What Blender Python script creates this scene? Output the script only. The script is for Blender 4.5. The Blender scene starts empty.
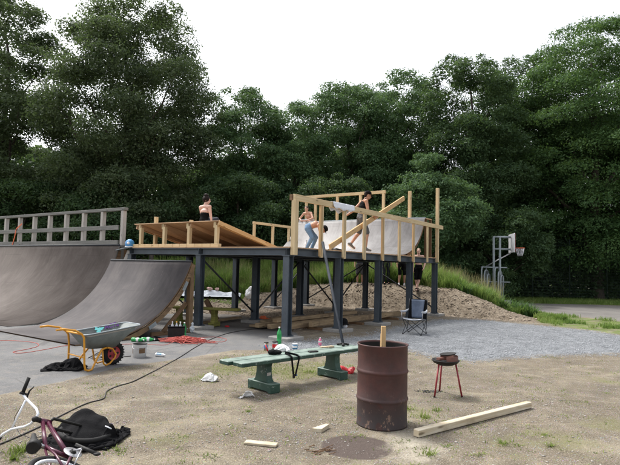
import bpy, bmesh, math, random
import numpy as np
from mathutils import Vector, Matrix
R = math.radians
random.seed(7)
rng = np.random.default_rng(7)
sc = bpy.context.scene
col = sc.collection

# ------------------------------------------------------------------ camera
FPX = 523.0; PIT = 0.0659; ROL = 0.02444; CH = 1.75
cF = Vector((0, math.cos(PIT), math.sin(PIT)))
u0 = Vector((0, -math.sin(PIT), math.cos(PIT))); r0 = Vector((1, 0, 0))
cR = r0*math.cos(ROL) + u0*math.sin(ROL)*1.0
cU = -r0*math.sin(ROL) + u0*math.cos(ROL)
cam = bpy.data.cameras.new('camera'); camo = bpy.data.objects.new('camera', cam); col.objects.link(camo)
m = Matrix.Identity(4)
for i in range(3):
    m[i][0] = cR[i]; m[i][1] = cU[i]; m[i][2] = -cF[i]
m.translation = Vector((0, 0, CH)); camo.matrix_world = m
cam.sensor_width = 36; cam.lens = FPX/620*36; cam.clip_end = 2000; cam.clip_start = 0.05
sc.camera = camo

def ray(px, py):
    return cF + cR*((px-310)/FPX) + cU*((232.5-py)/FPX)
def at(px, py, z=0.0):
    d = ray(px, py); k = (z-CH)/d.z
    return Vector((d.x*k, d.y*k, z))
def aty(px, py, Y):
    d = ray(px, py); k = Y/d.y
    return Vector((d.x*k, Y, CH+d.z*k))

# platform frame
TH = 0.9584; C0 = Vector((-.51, 12.665, 0)); bX = Vector((math.cos(TH), math.sin(TH), 0)); aX = Vector((-math.sin(TH), math.cos(TH), 0))
SA, SB, DK = 3.034, 2.342, 2.20
def F(s, t, z=0): return C0 + bX*s + aX*t + Vector((0, 0, z))

# ------------------------------------------------------------------ noise
def _h(ix, iy, seed):
    n = (ix.astype(np.int64)*374761393 + iy.astype(np.int64)*668265263 + seed*1442695041) & 0x7fffffff
    n = ((n ^ (n >> 13))*1274126177) & 0x7fffffff
    return ((n ^ (n >> 16)) & 0xffff)/65535.0
def vnoise(x, y, seed=0):
    x = np.asarray(x, float); y = np.asarray(y, float)
    ix = np.floor(x); iy = np.floor(y); fx = x-ix; fy = y-iy
    fx = fx*fx*(3-2*fx); fy = fy*fy*(3-2*fy)
    a = _h(ix, iy, seed); b = _h(ix+1, iy, seed); c = _h(ix, iy+1, seed); d = _h(ix+1, iy+1, seed)
    return (a*(1-fx)+b*fx)*(1-fy)+(c*(1-fx)+d*fx)*fy
def fbm(x, y, seed=0, o=4):
    v = 0; a = .5; f = 1.0
    for i in range(o):
        v = v + a*(vnoise(np.asarray(x)*f, np.asarray(y)*f, seed+i)-.5); a *= .5; f *= 2.03
    return v

# ------------------------------------------------------------------ terrain
def I(x, ks): return np.interp(x, [k[0] for k in ks], [k[1] for k in ks])
TOE = [(-9, 19), (-5.5, 18.6), (-4.1, 19.3), (-2.8, 20.8), (-1.4, 22.6), (-.1, 24.2), (2.4, 22.6), (4.9, 20.75), (5.5, 20.1), (6.2, 19.5), (7.7, 18.9), (9, 19.5), (10, 20.5)]
CRY = [(-9, 22), (-4, 22.5), (-1.4, 24.5), (-.1, 25.6), (2.4, 24.2), (4.9, 22.2), (6, 21.3), (7.7, 20.3), (8.6, 20.4), (9, 20.4)]
ZC = [(-12, .25), (-4, .32), (-2.8, .38), (-1.4, .56), (-.1, .84), (2.4, 1.08), (4.9, 1.05), (6, .95), (6.9, .64), (7.7, .24), (8.6, 0)]
ZB = [(-20, .8), (-6, 1.2), (6, 1.25), (7.3, .95), (9, .35), (10.5, 0)]
def sstep(v): v = np.clip(v, 0, 1); return v*v*(3-2*v)
def gz(x, y, rough=True):
    x = np.asarray(x, float); y = np.asarray(y, float)
    ty = I(x, TOE); cy = I(x, CRY); zc = I(x, ZC); zb = I(x, ZB)
    k = np.clip((y-ty)/(cy-ty), 0, 1); k = 1-(1-k)**1.7
    z = zc*k
    z = z + np.where(y > cy, (zb-zc)*sstep((y-cy)/5.0), 0)
    if rough:
        z = z + .24*k*np.minimum(zc, .8)*fbm(x*1.9, y*1.9, 5, 4) + .15*k*np.minimum(zc, .6)*fbm(x*7, y*7, 15, 4)*(y < cy+.5)
        z = z + .012*fbm(x*1.1, y*1.1, 9, 3)*sstep((6.0-y+x*.0)/3+1.5)
    return z
def G(x, y): return float(gz(x, y))

# ------------------------------------------------------------------ materials
def nt(name):
    m = bpy.data.materials.new(name); m.use_nodes = True
    t = m.node_tree; t.nodes.clear()
    o = t.nodes.new('ShaderNodeOutputMaterial'); b = t.nodes.new('ShaderNodeBsdfPrincipled')
    t.links.new(b.outputs[0], o.inputs[0]); return m, t, b
def N(t, kind, **kw):
    n = t.nodes.new(kind)
    for k, v in kw.items():
        if k in n.inputs: n.inputs[k].default_value = v
        else: setattr(n, k, v)
    return n
def ramp(t, src, stops):
    r = t.nodes.new('ShaderNodeValToRGB'); e = r.color_ramp.elements
    while len(e) < len(stops): e.new(.5)
    for i, (p, c) in enumerate(stops):
        e[i].position = p; e[i].color = (*c, 1) if len(c) == 3 else c
    t.links.new(src, r.inputs[0]); return r.outputs[0]
def mixc(t, f, a, b, mode='MIX'):
    n = t.nodes.new('ShaderNodeMix'); n.data_type = 'RGBA'; n.blend_type = mode
    for sock, v in ((n.inputs[0], f), (n.inputs[6], a), (n.inputs[7], b)):
        if isinstance(v, (int, float)): sock.default_value = v
        elif isinstance(v, tuple): sock.default_value = (*v, 1) if len(v) == 3 else v
        else: t.links.new(v, sock)
    return n.outputs[2]
def mth(t, op, a, b=None, c=None, clamp=False):
    n = t.nodes.new('ShaderNodeMath'); n.operation = op; n.use_clamp = clamp
    for i, v in enumerate((a, b, c)):
        if v is None: continue
        if isinstance(v, (int, float)): n.inputs[i].default_value = v
        else: t.links.new(v, n.inputs[i])
    return n.outputs[0]
def coord(t, which='Object', scale=(1, 1, 1)):
    c = t.nodes.new('ShaderNodeTexCoord'); mp = t.nodes.new('ShaderNodeMapping')
    mp.inputs['Scale'].default_value = scale
    t.links.new(c.outputs[which], mp.inputs[0]); return mp.outputs[0]
def noise(t, vec, scale, detail=5, rough=.6, dist=0):
    n = t.nodes.new('ShaderNodeTexNoise'); n.inputs['Scale'].default_value = scale
    n.inputs['Detail'].default_value = detail; n.inputs['Roughness'].default_value = rough; n.inputs['Distortion'].default_value = dist
    t.links.new(vec, n.inputs['Vector']); return n.outputs['Fac']
def bump(t, b, h, st=.3, d=.01):
    n = t.nodes.new('ShaderNodeBump'); n.inputs['Strength'].default_value = st; n.inputs['Distance'].default_value = d
    t.links.new(h, n.inputs['Height']); t.links.new(n.outputs[0], b.inputs['Normal'])
def plain(name, c1, c2=None, scale=6, rough=.6, metal=0, bst=.2, bd=.005, spec=None, which='Object'):
    m, t, b = nt(name)
    c2 = c2 or tuple(v*.75 for v in c1)
    v = coord(t, which); n = noise(t, v, scale); n2 = noise(t, v, scale*9, 3)
    f = mth(t, 'MULTIPLY_ADD', n2, .35, mth(t, 'MULTIPLY', n, .75))
    t.links.new(ramp(t, f, [(.35, c2), (.68, c1)]), b.inputs['Base Color'])
    t.links.new(mth(t, 'MULTIPLY_ADD', n2, .25, rough-.12), b.inputs['Roughness'])
    b.inputs['Metallic'].default_value = metal
    if spec is not None: b.inputs['Specular IOR Level'].default_value = spec
    if bst: bump(t, b, n2, bst, bd)
    return m
def timber(name, c1, c2, c3, streak=40, rough=.75, knots=True, dirt=None):
    m, t, b = nt(name)
    v = coord(t, 'UV', (1.2, streak, 1)); g = noise(t, v, 1.0, 6, .65, .3)
    v2 = coord(t, 'UV', (1, 1, 1)); big = noise(t, v2, 1.3, 3)
    c = ramp(t, g, [(.3, c2), (.55, c1), (.75, c3)])
    c = mixc(t, ramp(t, big, [(.4, (0, 0, 0)), (.7, (.55, .55, .55))]), c, c2)
    if knots:
        vo = N(t, 'ShaderNodeTexVoronoi', Scale=1.0); t.links.new(coord(t, 'UV', (2.3, 9, 1)), vo.inputs['Vector'])
        c = mixc(t, ramp(t, vo.outputs['Distance'], [(.07, (.9, .9, .9)), (.17, (0, 0, 0))]), c, tuple(x*.35 for x in c2))
    if dirt: 
        c = mixc(t, ramp(t, noise(t, coord(t), 3.1, 6), [(.5, (0, 0, 0)), (.68, (.8, .8, .8))]), c, dirt)
    t.links.new(c, b.inputs['Base Color']); b.inputs['Roughness'].default_value = rough
    b.inputs['Specular IOR Level'].default_value = .3
    bump(t, b, g, .25, .003)
    return m
M = {}
M['steel'] = plain('blue_grey_steel', (.062, .080, .100), (.034, .043, .055), 2.2, .55, 0, .12)
M['polesteel'] = plain('grey_painted_pole', (.030, .036, .046), (.018, .022, .028), 5, .75, 0, .05, .005, .15)
M['brace'] = plain('dark_steel', (.022, .026, .032), (.012, .014, .018), 5, .5)
M['pine'] = timber('fresh_pine', (.60, .475, .29), (.45, .33, .18), (.68, .565, .38))
M['pinedark'] = timber('orange_pine', (.56, .38, .19), (.42, .26, .12), (.64, .46, .25))
M['oldwood'] = timber('weathered_wood', (.20, .195, .18), (.11, .11, .105), (.30, .29, .27))
M['palewood'] = timber('grey_white_post', (.46, .43, .39), (.30, .28, .26), (.56, .52, .48))
M['beamwood'] = timber('rough_beam', (.34, .25, .15), (.16, .11, .065), (.50, .40, .27), 22, .85, True, (.13, .09, .06))
M['beamdark'] = timber('dark_beam', (.25, .165, .09), (.13, .085, .05), (.36, .26, .16), 22, .85, True, (.08, .055, .04))  # darker brown tone of the rough beam wood
M['brownwood'] = timber('brown_wood', (.20, .12, .065), (.10, .06, .035), (.27, .17, .10))
M['plyunder'] = timber('plywood_underside', (.52, .35, .21), (.38, .24, .14), (.60, .43, .28), 12)
M['mossbench'] = timber('mossy_paint', (.22, .21, .05), (.12, .12, .03), (.30, .28, .09), 20)
M['concrete'] = plain('concrete', (.31, .30, .285), (.19, .185, .175), 7, .9, 0, .5, .006)
M['black'] = plain('black_cloth', (.008, .008, .009), (.004, .004, .005), 12, .9, 0, .6, .01, .12)
M['rubber'] = plain('black_rubber', (.014, .014, .015), (.008, .008, .008), 14, .75, 0, .2, .005, .25)
M['white'] = plain('white_plastic', (.78, .78, .78), (.62, .62, .63), 8, .5)
M['whitecloth'] = plain('white_cloth', (.74, .76, .80), (.58, .61, .67), 8, .8, 0, .4)
M['tarp'] = plain('pale_tarp', (.62, .66, .70), (.42, .46, .50), 3, .55, 0, .4)
M['red'] = plain('red_plastic', (.55, .012, .02), (.38, .01, .015), 9, .45)
M['redcord'] = plain('faded_red_cord', (.50, .085, .06), (.36, .05, .04), 20, .6)
M['cable'] = plain('dark_cable', (.035, .03, .03), (.02, .018, .018), 20, .6)
M['orange'] = plain('orange_strap', (.65, .13, .04), (.5, .09, .03), 10, .6)
M['green'] = plain('green_bottle', (.03, .36, .10), (.015, .22, .05), 8, .25)
M['blue'] = plain('blue_plastic', (.06, .28, .55), (.03, .14, .35), 10, .4)
M['pink'] = plain('pink_drink', (.75, .20, .35), (.6, .12, .25), 10, .4)
M['tan'] = plain('tan_card', (.45, .36, .24), (.32, .25, .16), 10, .7)
M['silver'] = plain('brushed_metal', (.5, .5, .52), (.35, .35, .37), 10, .35, .8)
M['galv'] = plain('galvanised_steel', (.30, .34, .36), (.20, .23, .25), 6, .5, .2)
M['trayzinc'] = plain('dull_zinc_tray', (.155, .175, .170), (.095, .11, .108), 7, .6, .1)
M['yellow'] = plain('yellow_orange_paint', (.66, .30, .02), (.48, .20, .015), 8, .42)
M['rimred'] = plain('red_rim', (.42, .05, .06), (.28, .03, .04), 8, .5)
M['purple'] = plain('purple_paint', (.085, .012, .035), (.05, .008, .022), 5, .28, 0, .02)
M['whitepaint'] = plain('white_gloss_paint', (.80, .82, .86), (.68, .70, .74), 6, .25, 0, .02)
M['grillred'] = plain('dark_red_enamel', (.28, .02, .03), (.16, .015, .02), 12, .4)
M['grillrust'] = plain('rusty_enamel', (.15, .055, .035), (.07, .03, .025), 14, .7)
M['charcoal'] = plain('charcoal_black', (.018, .017, .016), (.008, .008, .008), 16, .6, 0, .2, .005, .3)
M['skin'] = plain('skin', (.56, .33, .24), (.48, .26, .18), 9, .55, 0, .05)
M['skin2'] = plain('tanned_skin', (.46, .24, .15), (.38, .19, .12), 9, .55, 0, .05)
M['skinpale'] = plain('pale_skin', (.64, .41, .33), (.55, .33, .26), 9, .55, 0, .05)
M['hairdark'] = plain('dark_hair', (.016, .009, .007), (.008, .005, .004), 40, .6, 0, .6, .005, .15)
M['hairbrown'] = plain('brown_hair', (.075, .042, .022), (.04, .022, .012), 40, .55, 0, .6)
M['hairfair'] = plain('fair_hair', (.24, .15, .08), (.14, .09, .045), 40, .55, 0, .6)
M['jeans'] = plain('blue_jeans', (.13, .23, .36), (.08, .15, .25), 14, .85)
M['darkjeans'] = plain('dark_jeans', (.022, .027, .04), (.014, .017, .026), 14, .85)
M['greyshorts'] = plain('grey_shorts', (.10, .10, .10), (.055, .055, .06), 9, .85)
M['maroon'] = plain('maroon_shirt', (.10, .018, .028), (.06, .012, .02), 9, .85)
M['pinkshirt'] = plain('pale_pink_shirt', (.62, .42, .38), (.5, .33, .3), 9, .85)
M['shoe'] = plain('grey_shoe', (.16, .15, .14), (.09, .085, .08), 12, .8)
M['chairblue'] = plain('slate_blue_fabric', (.10, .13, .19), (.06, .08, .12), 12, .8)
M['chairgrey'] = plain('pale_grey_fabric', (.42, .44, .48), (.30, .32, .36), 12, .8)
M['bark'] = plain('bark', (.085, .068, .052), (.035, .028, .022), 7, .95, 0, .8, .03)
M['stone'] = plain('grey_stone', (.46, .43, .39), (.20, .185, .165), 3, .9)
M['gravelstone'] = plain('blue_grey_gravel', (.36, .372, .388), (.155, .163, .172), 5, .9)
M['dirtstone'] = plain('brown_stone', (.36, .30, .235), (.20, .155, .115), 5, .95)
M['eye'] = plain('dark_eye', (.02, .015, .012), (.01, .008, .006), 10, .3)
M['meshgreen'] = plain('green_mesh_wire', (.02, .04, .032), (.012, .025, .02), 10, .6)
M['backboard'] = plain('backboard_white', (.72, .72, .74), (.55, .55, .58), 4, .5)
M['paintpurple'] = plain('purple_spray_paint', (.16, .05, .27), (.10, .03, .18), 8, .6)
M['paintteal'] = plain('teal_spray_paint', (.10, .55, .55), (.25, .62, .62), 14, .6)
M['dustgrey'] = plain('cement_dust', (.38, .36, .34), (.24, .23, .22), 11, .9)

def rust_mat():
    m, t, b = nt('rusty_barrel_paint')
    v = coord(t); n = noise(t, v, 3.5, 8, .65); n2 = noise(t, v, 18, 5)
    c = ramp(t, n, [(.3, (.032, .013, .012)), (.55, (.064, .022, .019)), (.75, (.100, .036, .028))])
    c = mixc(t, ramp(t, n2, [(.5, (0, 0, 0)), (.72, (.5, .5, .5))]), c, (.05, .03, .028))
    sx = t.nodes.new('ShaderNodeSeparateXYZ'); t.links.new(v, sx.inputs[0])
    # soot and flaked paint on the lower third, where the fire burns
    low = mth(t, 'MULTIPLY', mth(t, 'SUBTRACT', .42, sx.outputs[2]), 3.5, clamp=True)
    soot = mth(t, 'MULTIPLY', low, mth(t, 'GREATER_THAN', noise(t, v, 4.2, 7, .7), .42))
    c = mixc(t, mth(t, 'MULTIPLY', soot, .8), c, (.028, .024, .026))
    fl = mth(t, 'MULTIPLY', low, mth(t, 'GREATER_THAN', noise(t, coord(t, 'Object', (1, 1, .6)), 13, 8, .8), .575))
    c = mixc(t, mth(t, 'MULTIPLY', fl, .8), c, (.20, .125, .09))
    t.links.new(c, b.inputs['Base Color']); b.inputs['Roughness'].default_value = .62
    bump(t, b, n2, .35, .004); return m
M['rust'] = rust_mat()

def bench_mat():
    m, t, b = nt('worn_green_paint')
    v = coord(t); uv = coord(t, 'UV', (1.4, 30, 1)); g = noise(t, uv, 1, 5)
    ge = t.nodes.new('ShaderNodeTexCoord'); sx = t.nodes.new('ShaderNodeSeparateXYZ'); t.links.new(ge.outputs['Normal'], sx.inputs[0])
    n = noise(t, v, 7, 7, .7)
    base = ramp(t, noise(t, v, 4, 4), [(.35, (.012, .042, .030)), (.65, (.021, .064, .045))])
    worn = ramp(t, g, [(.3, (.09, .145, .115)), (.55, (.21, .265, .23)), (.8, (.36, .385, .35))])
    top = mth(t, 'GREATER_THAN', sx.outputs[2], .7)
    f = mth(t, 'MULTIPLY', top, mth(t, 'MULTIPLY', mth(t, 'SUBTRACT', n, .25), 3.2, clamp=True))
    chips = mth(t, 'MULTIPLY', mth(t, 'GREATER_THAN', noise(t, v, 16, 6, .7), .63), .55)
    c = mixc(t, f, base, worn); c = mixc(t, chips, c, (.32, .36, .33))
    t.links.new(c, b.inputs['Base Color']); b.inputs['Roughness'].default_value = .55; bump(t, b, g, .2, .003); return m
M['bench'] = bench_mat()

def ramp_mat(name, c1, c2, c3, sheet=(1.25, 1.2)):
    m, t, b = nt(name)
    st = noise(t, coord(t, 'UV', (1.3, 9, 1)), 1, 7, .65, .4); bl = noise(t, coord(t, 'UV'), 1.1, 6, .6, .6)
    fine = noise(t, coord(t, 'UV', (10, 60, 1)), 1, 4)
    f = mth(t, 'ADD', mth(t, 'MULTIPLY', st, .3), mth(t, 'MULTIPLY', bl, .7))
    c = ramp(t, f, [(.34, c2), (.5, c1), (.66, c3)])
    sc1 = noise(t, coord(t, 'UV', (.9, 26, 1)), 1.0, 3, .5, 1.8)
    c = mixc(t, ramp(t, sc1, [(.66, (0, 0, 0)), (.70, (.38, .38, .38)), (.75, (0, 0, 0))]), c, tuple(x*1.7 for x in c3))
    c = mixc(t, mth(t, 'MULTIPLY', mth(t, 'GREATER_THAN', noise(t, coord(t, 'UV'), 14, 3), .70), .5), c, tuple(x*.4 for x in c2))
    br = t.nodes.new('ShaderNodeTexBrick'); br.inputs['Scale'].default_value = 1; br.inputs['Mortar Size'].default_value = .006; br.inputs['Mortar Smooth'].default_value = .3
    br.inputs['Brick Width'].default_value = sheet[1]*2; br.inputs['Row Height'].default_value = sheet[0]
    sw = t.nodes.new('ShaderNodeTexCoord'); t.links.new(sw.outputs['UV'], br.inputs['Vector'])
    c = mixc(t, mth(t, 'MULTIPLY', br.outputs['Fac'], .4), c, tuple(x*.45 for x in c2))
    t.links.new(c, b.inputs['Base Color']); b.inputs['Roughness'].default_value = .72; b.inputs['Specular IOR Level'].default_value = .22
    bump(t, b, fine, .25, .003); return m
M['rampbig'] = ramp_mat('scuffed_brown_ply', (.118, .098, .087), (.088, .073, .064), (.152, .130, .117))
M['rampsmall'] = ramp_mat('scuffed_blue_ply', (.070, .063, .064), (.047, .043, .045), (.105, .094, .091))
M['rampwhite'] = ramp_mat('pale_grey_ply', (.315, .305, .30), (.225, .215, .21), (.40, .39, .385))

def leaf_mat(name, c1, c2, c3):
    m, t, b = nt(name); t.nodes.remove(b)
    o = [n for n in t.nodes if n.type == 'OUTPUT_MATERIAL'][0]
    v = coord(t); n = noise(t, v, .9, 4); n2 = noise(t, v, 9, 2)
    f = mth(t, 'ADD', mth(t, 'MULTIPLY', n, .6), mth(t, 'MULTIPLY', n2, .4))
    c = ramp(t, f, [(.36, c2), (.5, c1), (.66, c3)])
    d = t.nodes.new('ShaderNodeBsdfPrincipled'); d.inputs['Roughness'].default_value = .62; d.inputs['Specular IOR Level'].default_value = .2
    tr = t.nodes.new('ShaderNodeBsdfTranslucent'); mx = t.nodes.new('ShaderNodeMixShader'); mx.inputs[0].default_value = .45
    t.links.new(c, d.inputs['Base Color']); t.links.new(mixc(t, .5, c, (.10, .16, .02)), tr.inputs[0])
    t.links.new(d.outputs[0], mx.inputs[1]); t.links.new(tr.outputs[0], mx.inputs[2]); t.links.new(mx.outputs[0], o.inputs[0]); return m
M['leafA'] = leaf_mat('leaf_dull_green', (.088, .122, .066), (.058, .086, .050), (.125, .162, .082))
M['leafB'] = leaf_mat('leaf_dark_green', (.060, .108, .050), (.040, .076, .038), (.092, .152, .064))
M['leafC'] = leaf_mat('leaf_mid_green', (.088, .160, .074), (.060, .114, .056), (.125, .205, .090))
M['leafD'] = leaf_mat('leaf_fresh_green', (.068, .136, .048), (.042, .090, .036), (.112, .195, .062))
M['grass'] = leaf_mat('tall_grass_blades', (.19, .29, .07), (.10, .18, .04), (.40, .43, .17))
M['weed'] = leaf_mat('weed_blades', (.20, .26, .06), (.12, .17, .04), (.34, .37, .13))

def ground_mat():
    m, t, b = nt('ground_surface')
    v = coord(t)
    def att(n):
        a = t.nodes.new('ShaderNodeAttribute'); a.attribute_name = n; return a.outputs['Fac']
    nb = noise(t, v, .8, 6, .65); nm = noise(t, v, 5, 6, .65); nf = noise(t, v, 38, 4, .7); nx = noise(t, v, 130, 2, .7)
    wob = mth(t, 'MULTIPLY', mth(t, 'SUBTRACT', noise(t, v, 2.5, 7, .7), .5), 1.1)
    wob2 = mth(t, 'ADD', wob, mth(t, 'MULTIPLY', mth(t, 'SUBTRACT', nf, .5), .45))
    def mask(n, soft=.10, w=wob2, k=1.0):
        d = mth(t, 'ADD', att(n), mth(t, 'MULTIPLY', w, k))
        return mth(t, 'MULTIPLY_ADD', d, 1/soft, .5, clamp=True)
    sand = ramp(t, mth(t, 'ADD', mth(t, 'MULTIPLY', nb, .45), mth(t, 'ADD', mth(t, 'MULTIPLY', nm, .3), mth(t, 'MULTIPLY', nf, .25))),
                [(.40, (.085, .071, .056)), (.47, (.165, .141, .113)), (.54, (.25, .217, .175)), (.61, (.40, .355, .288))])
    nh = noise(t, v, 60, 4, .8)
    sand = mixc(t, .55, sand, ramp(t, nh, [(.36, (.035, .029, .022)), (.46, (.155, .132, .105)), (.56, (.285, .248, .20)), (.66, (.68, .62, .53))]))
    pat = ramp(t, noise(t, v, 1.7, 5, .7, .8), [(.42, (0, 0, 0)), (.62, (1, 1, 1))])
    sand = mixc(t, mth(t, 'MULTIPLY', pat, .5), sand, mixc(t, nh, (.085, .073, .055), (.20, .175, .135)))
    lp = ramp(t, noise(t, coord(t, 'Object', (.55, .9, 1)), 1.0, 6, .68, 1.2), [(.50, (0, 0, 0)), (.66, (1, 1, 1))])
    sand = mixc(t, mth(t, 'MULTIPLY', lp, .62), sand, mixc(t, nh, (.20, .175, .125), (.58, .53, .42)))
    dp = ramp(t, noise(t, coord(t, 'Object', (.7, .8, 1)), 1.3, 6, .7, .9), [(.36, (1, 1, 1)), (.48, (0, 0, 0))])
    sand = mixc(t, mth(t, 'MULTIPLY', dp, .5), sand, mixc(t, nh, (.06, .052, .043), (.21, .19, .165)))
    sand = mixc(t, mth(t, 'MULTIPLY', mth(t, 'GREATER_THAN', nx, .61), .6), sand, (.10, .085, .07))
    sand = mixc(t, mth(t, 'MULTIPLY', mth(t, 'GREATER_THAN', noise(t, v, 75, 2), .65), .7), sand, (.56, .53, .48))
    # loose bits: voronoi pebbles
    vo = N(t, 'ShaderNodeTexVoronoi', Scale=55.0); t.links.new(v, vo.inputs['Vector'])
    sand = mixc(t, mth(t, 'MULTIPLY', mth(t, 'LESS_THAN', vo.outputs['Distance'], .22), mth(t, 'GREATER_THAN', nm, .5)), sand, mixc(t, .5, vo.outputs['Color'], (.30, .27, .24)))
    mossy = mixc(t, nf, (.10, .115, .045), (.24, .235, .11))
    sand = mixc(t, mth(t, 'MULTIPLY', mask('moss', .35, wob2, 1.6), .62), sand, mossy)
    asph = ramp(t, mth(t, 'ADD', mth(t, 'MULTIPLY', nb, .5), mth(t, 'MULTIPLY', nf, .5)), [(.38, (.112, .113, .115)), (.5, (.158, .158, .158)), (.62, (.205, .203, .20))])
    asph = mixc(t, mth(t, 'MULTIPLY', mth(t, 'GREATER_THAN', nx, .60), .55), asph, (.085, .085, .085))
    asph = mixc(t, mth(t, 'MULTIPLY', mth(t, 'GREATER_THAN', noise(t, v, 100, 2, .7), .63), mth(t, 'MULTIPLY', nm, 1.1)), asph, (.42, .405, .37))
    cr = N(t, 'ShaderNodeTexVoronoi', Scale=.55, feature='DISTANCE_TO_EDGE'); t.links.new(v, cr.inputs['Vector'])
    asph = mixc(t, mth(t, 'MULTIPLY', mth(t, 'LESS_THAN', cr.outputs['Distance'], .006), .35), asph, (.07, .065, .06))
    asph = mixc(t, mth(t, 'MULTIPLY', ramp(t, nm, [(.5, (0, 0, 0)), (.7, (1, 1, 1))]), .45), asph, (.26, .235, .20))
    gv = N(t, 'ShaderNodeTexVoronoi', Scale=42.0); t.links.new(v, gv.inputs['Vector'])
    grav = mixc(t, .55, ramp(t, gv.outputs['Distance'], [(.0, (.37, .40, .44)), (.55, (.10, .11, .12))]),
                ramp(t, mth(t, 'ADD', mth(t, 'MULTIPLY', nb, .5), mth(t, 'MULTIPLY', nf, .5)), [(.38, (.17, .178, .186)), (.62, (.33, .342, .355))]))
    dirt = ramp(t, mth(t, 'ADD', mth(t, 'MULTIPLY', nm, .5), mth(t, 'MULTIPLY', nf, .5)), [(.37, (.10, .078, .054)), (.5, (.215, .175, .130)), (.64, (.37, .315, .245))])
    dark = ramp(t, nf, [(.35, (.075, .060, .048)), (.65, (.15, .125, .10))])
    gras = ramp(t, mth(t, 'ADD', mth(t, 'MULTIPLY', nb, .4), mth(t, 'MULTIPLY', nf, .6)), [(.36, (.06, .095, .022)), (.5, (.115, .165, .04)), (.66, (.24, .26, .10))])
    road = ramp(t, mth(t, 'ADD', mth(t, 'MULTIPLY', nb, .6), mth(t, 'MULTIPLY', nf, .4)), [(.38, (.145, .138, .13)), (.62, (.22, .208, .192))])
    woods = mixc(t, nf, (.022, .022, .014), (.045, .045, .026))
    plate = mixc(t, nf, (.062, .048, .042), (.14, .112, .098))
    dust = mixc(t, nf, (.36, .32, .245), (.55, .51, .42))
    c = mixc(t, 1.0, sand, (.90, .875, .82), 'MULTIPLY'); asph = mixc(t, 1.0, asph, (.87, .87, .875), 'MULTIPLY')
    c = mixc(t, mask('asphalt', .05, wob2, .16), c, asph)
    c = mixc(t, mask('gravel', .35, wob2, .7), c, grav)
    c = mixc(t, mask('mound', .3, wob2, .6), c, dirt)
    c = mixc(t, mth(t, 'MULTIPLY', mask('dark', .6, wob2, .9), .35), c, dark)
    c = mixc(t, mask('road', .2, wob2, .35), c, road)
    c = mixc(t, mask('grass', .25, wob2, 1.0), c, gras)
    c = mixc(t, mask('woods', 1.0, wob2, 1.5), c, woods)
    c = mixc(t, mask('plate', .03, wob2, .06), c, plate)
    c = mixc(t, mth(t, 'MULTIPLY', mask('dust', .3, wob2, .6), .8), c, dust)
    t.links.new(c, b.inputs['Base Color']); b.inputs['Roughness'].default_value = .95; b.inputs['Specular IOR Level'].default_value = .15
    hgt = mth(t, 'ADD', mth(t, 'MULTIPLY', nm, .5), mth(t, 'ADD', nf, mth(t, 'MULTIPLY', nx, .5)))
    notas = mth(t, 'SUBTRACT', 1.0, mth(t, 'MULTIPLY', mask('asphalt', .05, wob2, .16), .75))
    bump(t, b, mth(t, 'MULTIPLY', hgt, notas), .8, .025); return m

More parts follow.
